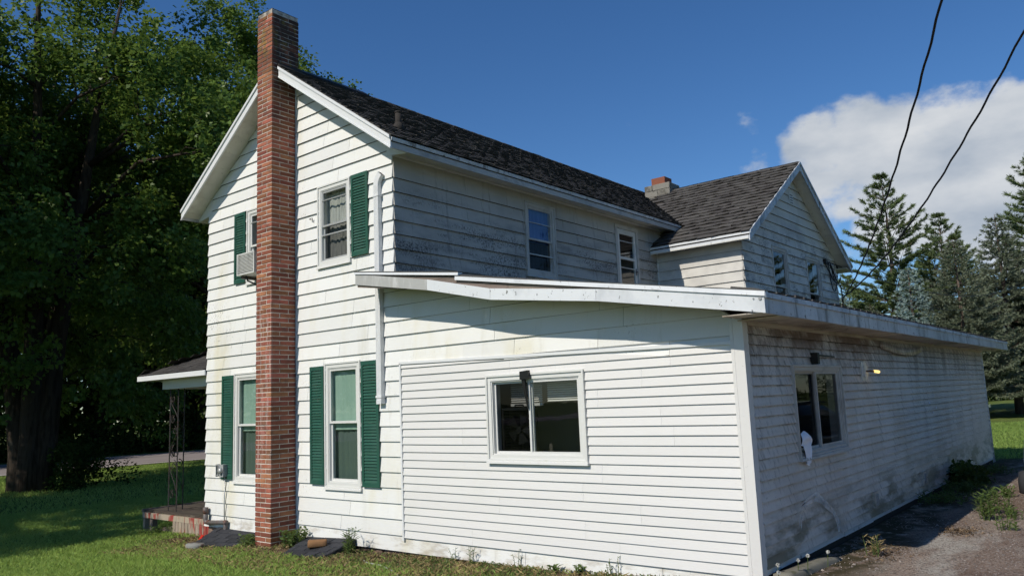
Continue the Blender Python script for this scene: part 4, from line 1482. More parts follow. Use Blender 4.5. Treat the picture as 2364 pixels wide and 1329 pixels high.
# ------------------------------------------------------------------ flat roofed addition
add = thing('flat_roof_addition', 'low white addition with flat overhanging roof and narrow vinyl siding', 'addition', (2.5, 6.5, -0.2))
RP = [(-0.27, 3.522), (1.64, 3.246), (5.385, 2.585)]          # roof surface over x


def aroof(x):
    return float(np.interp(x, [p[0] for p in RP], [p[1] for p in RP]))


def inv_roof(z, drop):
    xs = [p[0] for p in RP][::-1]
    zs_ = [p[1] - drop for p in RP][::-1]
    return float(np.interp(z, zs_, xs))


PX0, PX1 = 4.826, 4.938
# hardboard above the vinyl and the skirt below it
rows = []
for n in range(7, 0, -1):
    rows.append((lap(n), lap(n - 1), ADDL[n] if ADDL[n] is not None else 0.0, None))
rows.insert(0, (2.10, lap(7), 0.10, None))


def vin_top(x):
    return 2.268 - (x - 0.1) * 0.0205


def aclip(z):
    return 0.0, min(PX0, inv_roof(z, 0.075))


rg = random.Random(23)
ja = [[rg.uniform(1.2, 2.2), rg.uniform(3.2, 4.2)] for _ in range(12)]
siding(add, GAB, rows, aclip, [(0.0, 9, -1, 2.115)], MAT['siding'], joint=lambda i: ja[i], step=0.5, brk=(3.17, 2.42))
siding(add, GAB, [(lap(19), lap(18) + .02, 0.9, None)], lambda z: (0, PX0), [], MAT['siding'], joint=lambda i: [2.13, 3.9])
AW = (1.645, 3.085, 1.015, 2.03)
rows = []
z = 0.0
k = 0
while z < 2.27:
    rows.append((z, min(z + 0.1003, 2.275)))
    z += 0.1003


def vclip(z):
    hi = PX0 + .01
    if z > vin_top(PX0):
        hi = max(.12, .1 + (2.268 - z) / 0.0205)
    return 0.118, min(hi, PX0 + .01)


rv = random.Random(41)
jv = []
for i in range(len(rows)):
    if i % 2 == 0:
        cur = [rv.uniform(1.0, 2.4), rv.uniform(3.2, 4.5)] if rv.random() < .7 else [rv.uniform(1.2, 4.3)]
    jv.append(cur)
siding(add, Wall((0, -0.012, 0), (1, 0, 0), (0, -1, 0)), rows, vclip, [opening(*AW)], MAT['vinyl'], butt=0.022, joint=lambda i: jv[i], step=0.35, wob=0.0026, name='vinyl_strip', kerf=0.009)
# channels round the vinyl
MB().box(0.088, 0.118, -.042, -.004, -0.04, 2.27).build('j_channel', MAT['trim'], add)
MB().hexa([(.088, -.042, 2.262), (PX0, -.042, vin_top(PX0)), (PX0, -.004, vin_top(PX0)), (.088, -.004, 2.262), (.088, -.042, 2.296), (PX0, -.042, vin_top(PX0) + .034), (PX0, -.004, vin_top(PX0) + .034), (.088, -.004, 2.296)]).build('j_channel', MAT['trim'], add)
# corner post
mb = MB()
mb.box(PX0, PX1 + .022, -.046, -.002, -0.09, 2.42)
mb.box(PX1 - .02, PX1 + .022, -.002, 0.075, -0.09, 2.42)
mb.box(PX0 + .03, PX0 + .034, -.050, -.046, -0.09, 2.42)
mb.build('corner_post', MAT['vinyl'], add)
# front sliding window
awin, fr = window(add, Wall((0, -0.012, 0), (1, 0, 0), (0, -1, 0)), *AW, cas=0.07, style='slide', split=0.445, proud=0.045, glass=('glass_dusty', 'glass'), label='wide sliding window in the front of the addition')
fu0, fu1, fz0, fz1 = fr
for i in range(9):
    zz_ = fz1 - .03 - i * .026
    mb = MB().hexa([(fu0 + .10, .20, zz_ - .016), (fu0 + .58, .20, zz_ - .016), (fu0 + .58, .214, zz_), (fu0 + .10, .214, zz_), (fu0 + .10, .200, zz_ - .013), (fu0 + .58, .200, zz_ - .013), (fu0 + .58, .217, zz_ + .003), (fu0 + .10, .217, zz_ + .003)])
    mb.build('blind_slat', MAT['blind'], awin)
    mb = MB().hexa([(fu0 + .66, .20, zz_ - .016), (fu1 - .12, .20, zz_ - .016), (fu1 - .12, .214, zz_), (fu0 + .66, .214, zz_), (fu0 + .66, .200, zz_ - .013), (fu1 - .12, .200, zz_ - .013), (fu1 - .12, .217, zz_ + .003), (fu0 + .66, .217, zz_ + .003)])
    mb.build('blind_slat', MAT['blind'], awin)
MB().box(fu0 + .10, fu0 + .58, .195, .225, fz1 - .30, fz1 - .268).build('blind_rail', MAT['blind'], awin)
um = fu0 + (fu1 - fu0) * .445
mb = MB()
mb.hexa([(um - .075, -.10, 1.955), (um + .055, -.10, 1.965), (um + .055, -.055, 1.965), (um - .075, -.055, 1.955), (um - .070, -.105, 2.050), (um + .050, -.105, 2.060), (um + .050, -.058, 2.060), (um - .070, -.058, 2.050)])
mb.hexa([(um - .020, -.046, 1.62), (um - .004, -.046, 1.62), (um - .004, -.036, 1.62), (um - .020, -.036, 1.62), (um - .062, -.085, 1.96), (um - .015, -.085, 1.96), (um - .015, -.055, 1.96), (um - .062, -.055, 1.96)])
mb.build('window_sensor', MAT['black'], awin)

# side wall: grimy vinyl
SW = (1.14, 2.79, 0.985, 1.975)
rows = []
z = 0.06
while z < 2.34:
    rows.append((z, min(z + 0.1003, 2.355)))
    z += 0.1003
rv = random.Random(43)
jv2 = []
for i in range(len(rows)):
    if i % 2 == 0:
        o_ = rv.uniform(-.3, .3)
        cur = [2.9 + o_ + rv.uniform(0, 1.4), 6.0 + o_, 9.0 - o_, 11.5 + o_]
    jv2.append(cur)
siding(add, SIDE, rows, lambda z: (0.068, 13.08), [opening(*SW)], MAT['vinyl_dirty'], butt=0.028, joint=lambda i: jv2[i], step=0.22, wob=0.003, name='vinyl_strip', bulge=0.007, kerf=0.016)
MB().box(4.935, 4.968, 13.075, 13.15, -0.07, 2.40).build('corner_post', MAT['metal_grimy'], add)
MB().wbox(SIDE, .07, 13.08, 2.352, 2.392, .0, .030).build('frieze_strip', MAT['soffit_dirty'], add)
siding(add, Wall((0, 13.1, 0), (1, 0, 0), (0, 1, 0)), [(0.06 + i * .4, .46 + i * .4) for i in range(6)], lambda z: (0.0, 4.94), [], MAT['vinyl_dirty'], step=3, name='vinyl_strip')
# skirt strip of bent aluminium at the foot of the side wall and the dark sill behind
for i in range(11):
    y0 = .08 + i * 1.18
    MB().wbox(SIDE, y0, min(y0 + 1.174, 13.08), -.005 + .012 * rv.random(), .062, -.02, .004 + .006 * rv.random()).build('skirt_flashing', MAT['metal_trim'], add)
MB().box(4.70, 4.93, .1, 13.0, -.35, .05).build('dark_sill_beam', MAT['underlay'], add)
MB().box(0.9, 4.82, .02, .10, -.42, -.15).build('dark_sill_beam', MAT['foundation'], add)
siding(add, Wall((4.895, 0, 0), (0, 1, 0), (1, 0, 0)), [(-0.02, 2.42)], lambda z: (0.06, 13.05), [opening(*SW)], MAT['underlay'], butt=0.004, step=20, wob=0, name='sheathing', kerf=0.0)
siding(add, Wall((0, 0.045, 0), (1, 0, 0), (0, -1, 0)), [(-0.18, 3.40)], aclip, [opening(*AW)], MAT['underlay'], butt=0.004, step=20, wob=0, name='sheathing', brk=(3.17, 2.51), kerf=0.0)
swin, sfr = window(add, SIDE, *SW, cas=0.055, style='slide', split=0.50, proud=0.05, glass=('glass_dusty', 'glass_dusty'), frame='trim_shade_dirty', sash='trim_shade_dirty', label='dark sliding window in the long side wall of the addition')
# things fixed to the side wall
mb = MB()
mb.wbox(SIDE, 1.80, 1.865, 1.985, 2.115, .014, .10)
br = mb.build('awning_bracket', MAT['black'], add)
MB().hexa([SIDE.p(1.865, 2.085, .05), SIDE.p(2.62, 2.075, .035), SIDE.p(2.62, 2.075, .012), SIDE.p(1.865, 2.085, .012), SIDE.p(1.865, 2.103, .05), SIDE.p(2.62, 2.092, .035), SIDE.p(2.62, 2.092, .012), SIDE.p(1.865, 2.103, .012)]).build('bar', MAT['black'], br)
mb = MB()
mb.wbox(SIDE, 3.70, 3.90, 1.79, 2.03, .012, .035)
mb.wbox(SIDE, 3.735, 3.865, 1.84, 1.98, .035, .06)
lf = mb.build('light_fixture', MAT['vinylwin'], add)
mb = MB()
mb.tube([SIDE.p(3.80, 1.91, .05), SIDE.p(3.80, 1.91, .12), SIDE.p(3.86, 1.90, .15)], .014, 6)
mb.build('fixture_arm', MAT['rustpipe'], lf, True)
MB().tube([SIDE.p(3.84, 1.905, .15), SIDE.p(4.01, 1.897, .16)], [.018, .020], 8).build('lit_bulb', MAT['lamp'], lf, True)
for yv_, z0_ in ((3.66, .145), (6.38, .145)):
    mb = MB()
    mb.wbox(SIDE, yv_, yv_ + .16, z0_, z0_ + .215, .010, .045)
    v_ = mb.build('outlet_cover', MAT['vinyl_dirty'], add)
    MB().wbox(SIDE, yv_ + .04, yv_ + .14, z0_ + .04, z0_ + .18, .045, .055).build('cover_flap', MAT['greybox'], v_)

# torn white chips and a loosened strip on the side wall
rc = random.Random(6)
for (y, z, w_, h_) in ((7.15, 1.98, .14, .012), (7.58, 1.70, .05, .03), (7.62, 1.59, .06, .018), (7.80, 1.50, .025, .05), (7.42, 1.39, .11, .045), (7.88, 1.30, .04, .05), (7.62, 1.23, .13, .035)):
    pts = [SIDE.p(y + w_ * (.5 * math.cos(a)) * rc.uniform(.6, 1), z + h_ * (.5 * math.sin(a)) * rc.uniform(.6, 1), .0) for a in [k * math.pi / 3.5 for k in range(7)]]
    MB().prism(pts, (.026, 0, 0), (.032, 0, 0)).build('torn_chip', MAT['cloth'], add)
mb = MB()
n = 14
for k in range(n + 1):
    y = 4.75 + 2.55 * k / n
    s_ = math.sin(math.pi * k / n)
    mb.V += [tuple(SIDE.p(y, 2.345 - .07 * s_, .034 + .03 * s_)), tuple(SIDE.p(y, 2.245 - .085 * s_, .030 + .05 * s_)), tuple(SIDE.p(y, 2.245 - .085 * s_, .026 + .045 * s_)), tuple(SIDE.p(y, 2.345 - .07 * s_, .030 + .025 * s_))]
for k in range(n):
    for e in range(4):
        e2 = (e + 1) % 4
        mb.F.append((k * 4 + e, k * 4 + 4 + e, k * 4 + 4 + e2, k * 4 + e2))
mb.F += [(0, 1, 2, 3), (n * 4 + 3, n * 4 + 2, n * 4 + 1, n * 4)]
mb.build('loose_strip', MAT['vinyl_dirty'], add, True)
# reflected light painted as pale peaked ribbons low on the near half of the wall
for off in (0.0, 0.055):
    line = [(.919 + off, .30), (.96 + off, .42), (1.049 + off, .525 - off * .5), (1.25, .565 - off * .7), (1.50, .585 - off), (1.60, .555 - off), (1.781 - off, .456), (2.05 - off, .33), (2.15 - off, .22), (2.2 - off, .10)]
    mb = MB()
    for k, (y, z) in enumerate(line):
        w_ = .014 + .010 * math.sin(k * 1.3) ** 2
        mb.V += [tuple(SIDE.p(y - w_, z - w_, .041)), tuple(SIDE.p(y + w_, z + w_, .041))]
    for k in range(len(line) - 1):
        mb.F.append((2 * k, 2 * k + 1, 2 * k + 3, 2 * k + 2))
    mb.build('painted_caustic', MAT['caustic'], add, True)
# screws and washer on the fascia corner
for (x, z, r_) in ((5.33, 2.53, .016), (5.27, 2.535, .008), (5.25, 2.43, .007), (3.60, 2.80, .006), (2.15, 2.98, .006)):
    MB().tube([(x, -.482, z), (x, -.489, z)], r_, 8).build('screw', MAT['greybox'], add)

# roof slab of the addition following the front profile
prof = [(-0.27, RP[0][1]), (1.64, RP[1][1]), (5.365, RP[2][1])]
mb = MB()


def slab(pts, y0, y1, th):
    t = [Vector((x, y0, z)) for x, z in pts] + [Vector((x, y0, z - th)) for x, z in reversed(pts)]
    n = len(t)
    vs = t + [Vector((v.x, y1, v.z)) for v in t]
    fs = [tuple(range(n)), tuple(range(n, 2 * n))[::-1]] + [(i, n + i, n + (i + 1) % n, (i + 1) % n) for i in range(n)]
    mb.add(vs, fs)


slab([(-0.27, prof[0][1]), (0.0, aroof(0.0))], -0.455, -0.03, .06)
slab([(0.0, aroof(0.0)), (1.64, prof[1][1]), (5.345, aroof(5.345))], -0.455, 13.98, .06)
aro = mb.build('roof', MAT['rollroof'], add)
# ragged torn felt at the corner and edge
mb = MB()
re_ = random.Random(4)
for i in range(60):
    y = -.42 + i * .24
    x = 5.37
    mb.hexa([(x - .12, y, aroof(x - .12) + .002), (x + .006, y, aroof(x) + .004), (x + .006, y + .20, aroof(x) + .004), (x - .12, y + .20, aroof(x - .12) + .002),
             (x - .12, y, aroof(x - .12) + .010), (x + .010, y, aroof(x) + .012 + re_.random() * .018), (x + .010, y + .20, aroof(x) + .012 + re_.random() * .018), (x - .12, y + .20, aroof(x - .12) + .010)])
mb.hexa([(5.05, -.47, aroof(5.05) + .004), (5.36, -.47, aroof(5.36) + .006), (5.36, -.2, aroof(5.36) + .006), (5.05, -.2, aroof(5.05) + .004), (5.06, -.47, aroof(5.05) + .03), (5.30, -.47, aroof(5.30) + .028), (5.30, -.2, aroof(5.30) + .022), (5.06, -.2, aroof(5.05) + .03)])
tag(mb.build('torn_felt', MAT['rollroof'], aro), kind='stuff')
# front fascia: four bent aluminium lengths, the first bare and dull
FP = [(-0.265, 3.500, 3.356), (1.11, 3.252, 3.118), (2.142, 3.012, 2.880), (3.592, 2.828, 2.702), (5.37, 2.575, 2.398)]
for i in range(4):
    a, b = FP[i], FP[i + 1]
    g = .0015
    mb = MB()
    mb.hexa([(a[0] + g, -.482, a[2]), (b[0] - g, -.482, b[2]), (b[0] - g, -.462, b[2]), (a[0] + g, -.462, a[2]), (a[0] + g, -.480, a[1]), (b[0] - g, -.480, b[1]), (b[0] - g, -.462, b[1]), (a[0] + g, -.462, a[1])])
    f_ = mb.build('fascia_board', MAT['alu_dull' if i == 0 else 'metal_trim'], aro)
    if i == 0:
        f_['label'] = 'bare dull aluminium fascia length at the upper end'
MB().hexa([(-.265, -.470, 3.357), (-.245, -.470, 3.357), (-.245, -.03, 3.357), (-.265, -.03, 3.357), (-.265, -.470, 3.50), (-.245, -.470, 3.50), (-.245, -.03, 3.50), (-.265, -.03, 3.50)]).build('fascia_return', MAT['alu_dull'], aro)
# bare wood showing between fascia and roof edge
for (xa, xb) in ((-0.24, 0.895), (0.9, 1.60), (1.605, 2.40), (2.405, 3.3), (3.305, 4.4)):
    MB().hexa([(xa, -.462, aroof(xa) - .20), (xb, -.462, aroof(xb) - .20), (xb, -.44, aroof(xb) - .20), (xa, -.44, aroof(xa) - .20), (xa, -.462, aroof(xa) - .03), (xb, -.462, aroof(xb) - .03), (xb, -.44, aroof(xb) - .03), (xa, -.44, aroof(xa) - .03)]).build('bare_rafter_board', MAT['oldwood'], aro)
# drip edge lengths on the roof rim
for (xa, za0, za1, xb, zb0, zb1) in ((-.275, 3.498, 3.530, 1.655, 3.232, 3.266), (1.60, 3.180, 3.228, 5.380, 2.548, 2.594)):
    n = 8
    mb = MB()
    for k in range(n + 1):
        t = k / n
        x, z0_, z1_ = xa + (xb - xa) * t, za0 + (zb0 - za0) * t, za1 + (zb1 - za1) * t
        w_ = .003 * nz(x * 2, 1.7, 0)
        mb.V += [(x, -.497 + w_, z0_ + w_), (x, -.490, z1_ + w_), (x, -.40, z1_ + w_ + .004), (x, -.478, z0_ + w_)]
    for k in range(n):
        for e in range(4):
            e2 = (e + 1) % 4
            mb.F.append((k * 4 + e, k * 4 + 4 + e, k * 4 + 4 + e2, k * 4 + e2))
    mb.F += [(0, 1, 2, 3), (n * 4 + 3, n * 4 + 2, n * 4 + 1, n * 4)]
    mb.build('drip_edge', MAT['metal_trim'], aro)
MB().box(-.30, 1.66, -.485, -.38, 0, .006).build('dummy', MAT['rollroof'], aro) if False else None
# thin dark felt edge over the drip edges
for (xa, xb, dz) in ((-.28, 1.655, .012), (1.60, 5.385, .006)):
    za, zb_ = (3.530, 3.266) if xa < 0 else (3.228, 2.594)
    MB().hexa([(xa, -.494, za), (xb, -.494, zb_), (xb, -.30, zb_ + .004), (xa, -.30, za + .004), (xa, -.492, za + dz), (xb, -.492, zb_ + dz), (xb, -.30, zb_ + dz + .004), (xa, -.30, za + dz + .004)]).build('felt_edge', MAT['rollroof'], aro)
# side fascia in lengths, wavy
ys = [-.482, .55, 1.72, 2.95, 4.1, 5.35, 6.6, 8.0, 9.6, 11.2, 12.7, 14.0]
for i in range(len(ys) - 1):
    ya, yb = ys[i] + .002, ys[i + 1] - .002
    n = 4
    mb = MB()
    for k in range(n + 1):
        y = ya + (yb - ya) * k / n
        w_ = .010 * nz(y * .8, 3.1, 0)
        mb.V += [(5.372 + w_, y, 2.398 + w_), (5.368 + w_ * .5, y, 2.545 + w_ * .5), (5.348, y, 2.545), (5.348, y, 2.398 + w_)]
    for k in range(n):
        for e in range(4):
            e2 = (e + 1) % 4
            mb.F.append((k * 4 + e, k * 4 + 4 + e, k * 4 + 4 + e2, k * 4 + e2))
    mb.F += [(0, 1, 2, 3), (n * 4 + 3, n * 4 + 2, n * 4 + 1, n * 4)]
    mb.build('fascia_board', MAT['metal_grimy'], aro)
    MB().hexa([(5.366, ya, 2.535), (5.386, ya, 2.535), (5.386, yb, 2.535), (5.366, yb, 2.535), (5.350, ya, 2.590), (5.382, ya, 2.583), (5.382, yb, 2.583), (5.350, yb, 2.590)]).build('drip_edge', MAT['metal_grimy'], aro)
# beaded soffit panels under the side overhang
pm = MB()
for k in range(3):
    y = k * .10
    pm.hexa([(4.945, y + .006, 2.392), (5.348, y + .006, 2.400), (5.348, y + .098, 2.400), (4.945, y + .098, 2.392), (4.945, y, 2.402), (5.348, y, 2.410), (5.348, y + .10, 2.410), (4.945, y + .10, 2.402)])
pm = pm.mesh('soffit_panel', MAT['soffit_dirty'])
for i in range(47):
    put('soffit_panel', pm, aro, (0, -.12 + i * .30, rv.uniform(-.003, .003) if i % 7 else -.012))
MB().box(4.95, 5.345, -.462, -.12, 2.402, 2.412).build('soffit_end', MAT['soffit_dirty'], aro)

# ------------------------------------------------------------------ side porch on the west wall
porch = thing('porch', 'small dark porch with wrought iron post and peeling red skirting', 'porch', (-6.3, 2.0, -0.5))
PZ = -0.085
PX_L = -7.55
# deck planks run along x
y = 0.22
k = 0
while y < 4.4:
    L0 = PX_L + .03 + random.uniform(-.02, .03)
    MB().box(L0, -4.93, y, y + .128, PZ - .035, PZ + random.uniform(-.004, .004)).build('deck_plank', MAT['deckwood'], porch)
    y += .134
MB().box(PX_L - .03, PX_L + .025, .18, 4.4, PZ - .05, PZ + .012).build('edge_board', MAT['oldwood'], porch)
MB().box(PX_L + .03, -4.95, .17, .218, PZ - .14, PZ - .04).build('rim_board', MAT['redwood'], porch)
MB().box(PX_L + .02, PX_L + .10, .19, .30, -.56, PZ - .04).build('leg', MAT['redwood'], porch)
MB().box(PX_L + .27, PX_L + .37, .20, .30, -.56, PZ - .04).build('leg', MAT['oldwood'], porch)
x = -6.35
while x < -5.0:
    w_ = random.uniform(.10, .15)
    MB().box(x, x + w_ - .012, .172, .192, -.56 + random.uniform(0, .05), PZ - .143).build('skirting_plank', MAT['redwood'], porch)
    x += w_
MB().hexa([(-7.4, .35, -.52), (-6.5, .30, -.50), (-6.5, .42, -.50), (-7.4, .47, -.52), (-7.4, .35, -.46), (-6.5, .30, -.33), (-6.5, .42, -.33), (-7.4, .47, -.46)]).build('fallen_board', MAT['oldwood'], porch)
MB().box(-7.4, -5.0, .9, .95, -.6, PZ - .05).build('joist', MAT['oldwood'], porch)
# wrought iron corner post: three uprights with scrolls
ip = MB()
PXA, PYA, PW = -6.83, .33, .30


def bar(m, a, b, r=.0125):
    m.tube([a, b], r, 4)


bar(ip, (PXA, PYA, PZ), (PXA, PYA, 2.22))
bar(ip, (PXA + PW, PYA, PZ), (PXA + PW, PYA, 2.22))
bar(ip, (PXA + .02, PYA + PW * .9, PZ), (PXA + .02, PYA + PW * .9, 2.22))
bar(ip, (PXA, PYA, PZ + .10), (PXA + PW, PYA, PZ + .10), .009)
bar(ip, (PXA, PYA, PZ + .10), (PXA + .02, PYA + PW * .9, PZ + .10), .009)
ipo = ip.build('post', MAT['darkiron'], porch)


def scroll(cx, cz, r, turns, sgn, plane):
    pts = []
    for i in range(18):
        t = i / 17
        a = sgn * turns * 2 * math.pi * t
        rr = r * (1 - .75 * t)
        u, z = cx + rr * math.cos(a + math.pi / 2), cz + rr * math.sin(a + math.pi / 2)
        pts.append((PXA + u, PYA, z) if plane == 0 else (PXA + .02, PYA + u, z))
    return MB().tube(pts, .0085, 4)


def wave(z0, z1, plane, sgn):
    pts = []
    for i in range(15):
        t = i / 14
        u = PW * .5 + sgn * PW * .38 * math.cos(math.pi * t)
        z = z0 + (z1 - z0) * t
        pts.append((PXA + u, PYA, z) if plane == 0 else (PXA + .02, PYA + u, z))
    return MB().tube(pts, .0085, 4)


for pl in (0, 1):
    for z, s_ in ((.22, 1), (.78, -1), (.98, 1), (1.42, -1), (1.62, 1), (2.02, 1)):
        scroll(PW * (.38 if s_ > 0 else .6), z, .085, 1.3, s_, pl).build('scroll', MAT['darkiron'], ipo, True)
    for z0_, z1_, s_ in ((.28, .74, 1), (1.04, 1.38, -1), (1.66, 1.98, 1)):
        wave(z0_, z1_, pl, s_).build('scroll_bar', MAT['darkiron'], ipo, True)
# beam, ceiling and roof
MB().box(-6.98, -4.93, .24, .40, 2.205, 2.372).build('beam', MAT['trim'], porch)
MB().box(-6.98, -6.85, .401, 4.4, 2.205, 2.36).build('beam', MAT['trim'], porch)
MB().box(-7.38, -4.92, .405, 4.45, 2.362, 2.376).build('porch_ceiling', MAT['soffit'], porch)
ex0, ex1, ez0, ey0, HS = -7.42, -4.915, 2.475, -.02, .40
hip = Vector((ex1, ey0 + (ex1 - ex0), ez0 + HS * (ex1 - ex0)))
yB = 4.5
mb = MB()
dn = Vector((0, 0, -.05))
A_, B_, C_, D_, E_ = Vector((ex0, ey0, ez0)), Vector((ex1, ey0, ez0)), hip, Vector((ex1, yB, hip.z)), Vector((ex0, yB, ez0))
mb.add([A_, B_, C_, D_, E_, A_ + dn, B_ + dn, C_ + dn, D_ + dn, E_ + dn], [(0, 1, 2), (0, 2, 3, 4), (5, 7, 6), (5, 9, 8, 7), (0, 5, 6, 1), (0, 4, 9, 5), (3, 8, 9, 4), (1, 6, 7, 2), (2, 7, 8, 3)])
prf = mb.build('roof', MAT['underlay'], porch)
upP = Vector((1, 0, HS)).normalized()
upQ = Vector((0, 1, HS)).normalized()
hl = (ex1 - ex0) * math.hypot(1, HS)
lay_shingles(prf, Vector((ex0 - .02, 0, ez0 + .002)), Vector((0, 1, 0)), upP, 19, hl / 19, ey0, yB, .305, (MAT['shingle'], MAT['shingle_stuff']), None, 0, random.Random(12), clip=lambda p: (p.y - ey0) > (p.x - ex0) - .05)
lay_shingles(prf, Vector((0, ey0 - .02, ez0 + .002)), Vector((1, 0, 0)), upQ, 19, hl / 19, ex0, ex1, .305, (MAT['shingle'], MAT['shingle_stuff']), None, 90, random.Random(13), clip=lambda p: (p.y - ey0) < (p.x - ex0) + .05)
MB().box(ex0 - .012, ex1, ey0 - .024, ey0, ez0 - .095, ez0 - .004).build('fascia', MAT['trim'], prf)
MB().box(ex0 - .012, ex0 + .012, ey0 + .001, yB, ez0 - .095, ez0 - .004).build('fascia', MAT['trim'], prf)
MB().hexa([(ex0 + .014, ey0, ez0 - .093), (ex1, ey0, ez0 - .093), (ex1, .24, ez0 - .10), (ex0 + .014, .24, ez0 - .10), (ex0 + .014, ey0, ez0 - .083), (ex1, ey0, ez0 - .083), (ex1, .24, ez0 - .09), (ex0 + .014, .24, ez0 - .09)]).build('eave_soffit', MAT['soffit'], prf)
# hook with a hanging chain under the porch
ch = thing('hanging_chain', 'short rusty chain hanging from a hook by the porch wall', 'chain', (-5.02, .15, 1.6))
MB().tube([(-5.02, .15, 2.36), (-5.02, .15, 2.28), (-5.06, .15, 2.22), (-5.02, .15, 2.16), (-4.98, .15, 2.20)], .009, 5).build('hook', MAT['darkiron'], ch, True)
for i in range(9):
    z = 2.14 - i * .05
    pts = [(-5.02 + .014 * math.cos(a), .15 + (.014 * math.cos(a) if i % 2 else 0), z + .03 * math.sin(a)) for a in [k * math.pi / 4 for k in range(9)]]
    MB().tube(pts, .005, 4).build('chain_link', MAT['rustpipe'], ch, True)
# ------------------------------------------------------------------ small things at the house


def hatch(label, BL, BR, FR, FL, th, seed):
    BL, BR, FR, FL = map(Vector, (BL, BR, FR, FL))
    t = thing('cellar_hatch', label, 'hatch', tuple((BL + FR) / 2 - Vector((0, 0, .1))), 'shingled cellar hatches at the gable')
    r = random.Random(seed)
    mb = MB()
    d = Vector((0, 0, -th))
    mb.hexa([FL + d, FR + d, BR + d, BL + d, FL, FR, BR, BL])
    mb.build('lid', MAT['shingle_hatch'], t)
    # side boards down to the ground
    for a, b in ((FL, FR), (FR, BR), (BL, FL)):
        q = (b - a).normalized().cross(Vector((0, 0, 1))) * -.02
        MB().hexa([a + q * .5 - Vector((0, 0, .30)), b + q * .5 - Vector((0, 0, .30)), b + q - Vector((0, 0, .30)), a + q - Vector((0, 0, .30)), a + q * .5 + d, b + q * .5 + d, b + q + d, a + q + d]).build('side_board', MAT['underlay'], t)
    nrow, ncol = 4, 4
    for i in range(nrow):
        v0, v1 = i / nrow, min(1, (i + 1.12) / nrow)
        cs = [-.001 + (k + (.5 if i % 2 else 0)) / ncol for k in range(-1, ncol + 1)]
        for k in range(len(cs) - 1):
            u0, u1 = max(0, cs[k]), min(1, cs[k + 1])
            if u1 - u0 < .03:
                continue

            def P(u, v, h):
                u = u + r.uniform(-.004, .004)
                return (FL * (1 - u) + FR * u) * (1 - v) + (BL * (1 - u) + BR * u) * v + Vector((0, -.012 if v == 0 else 0, h))
            g = .008
            MB().hexa([P(u0 + g, v0, .001), P(u1 - g, v0, .001), P(u1 - g, v1, .001), P(u0 + g, v1, .001), P(u0 + g, v0, .011 + r.uniform(0, .006)), P(u1 - g, v0, .011 + r.uniform(0, .006)), P(u1 - g, v1, .003), P(u0 + g, v1, .003)]).build('shingle', MAT['shingle_hatch'], t)
    return t


hatch('charcoal shingled cellar hatch right of the chimney with an orange block on it', (-1.98, -.035, -.145), (-.86, -.035, -.09), (-.80, -.60, -.225), (-1.62, -.74, -.258), .05, 3)
hatch('charcoal shingled cellar hatch between the chimney and the porch', (-4.42, -.035, -.17), (-3.18, -.035, -.195), (-3.05, -.52, -.285), (-3.92, -.84, -.325), .05, 4)


def rounded_block(name, label, cat, loc, L, Wd, H, rz, mat, stadium=True):
    """block with a half round profile, lying on its side"""
    m = MB()
    prof = []
    for i in range(17):
        a = 2 * math.pi * i / 16
        x, z = math.cos(a), math.sin(a)
        e = .55 if stadium else .8
        prof.append((Wd / 2 * math.copysign(abs(x) ** e, x), H / 2 * math.copysign(abs(z) ** e, z) + H / 2))
    prof = prof[:-1]
    n = len(prof)
    R_ = random.Random(5)
    for k, t in enumerate((-.5, -.46, -.1, .3, .46, .5)):
        s = .93 if abs(t) == .5 else 1.0
        for (y, z) in prof:
            m.V.append((t * L, y * s + R_.uniform(-.003, .003), (z - H / 2) * s + H / 2 + R_.uniform(-.003, .003)))
    for k in range(5):
        for i in range(n):
            j = (i + 1) % n
            m.F.append((k * n + i, k * n + j, (k + 1) * n + j, (k + 1) * n + i))
    m.F += [tuple(range(n))[::-1], tuple(5 * n + i for i in range(n))]
    o = m.build(name, mat, None, True)
    o.location = loc
    o.rotation_euler = (0, 0, rz)
    return tag(o, label, cat)


rounded_block('rounded_block', 'rounded orange masonry block lying on the right cellar hatch', 'block', (-1.27, -.38, -.176), .25, .15, .10, .85, MAT['orangebrick'])
m = MB()
rr_ = random.Random(9)
ring = 16
for k, (s, z) in enumerate(((.92, 0), (1, .02), (1.0, .075), (.93, .095))):
    for i in range(ring):
        a = 2 * math.pi * i / ring
        w_ = 1 + .06 * math.sin(2 * a + .7)
        m.V.append((.155 * s * w_ * math.cos(a), .125 * s * w_ * math.sin(a), z + rr_.uniform(-.004, .004)))
for k in range(3):
    for i in range(ring):
        j = (i + 1) % ring
        m.F.append((k * ring + i, k * ring + j, (k + 1) * ring + j, (k + 1) * ring + i))
m.F += [tuple(range(ring))[::-1], tuple(3 * ring + i for i in range(ring))]
o = m.build('flat_stone', MAT['stone'], None, True)
o.location = (-3.66, -.86, -.335)
tag(o, 'flat round grey stone at the edge of the left cellar hatch', 'stone')
o = MB().hexa([(-4.62, -.30, -.37), (-4.53, -.32, -.37), (-4.52, -.305, -.37), (-4.61, -.285, -.37), (-4.57, -.25, -.27), (-4.48, -.27, -.28), (-4.475, -.255, -.28), (-4.565, -.235, -.27)]).build('plastic_scrap', surf('red_plastic', (.5, .03, .02), .4), None)
tag(o, 'small bright red plastic scrap leaning by the porch skirting', 'scrap')

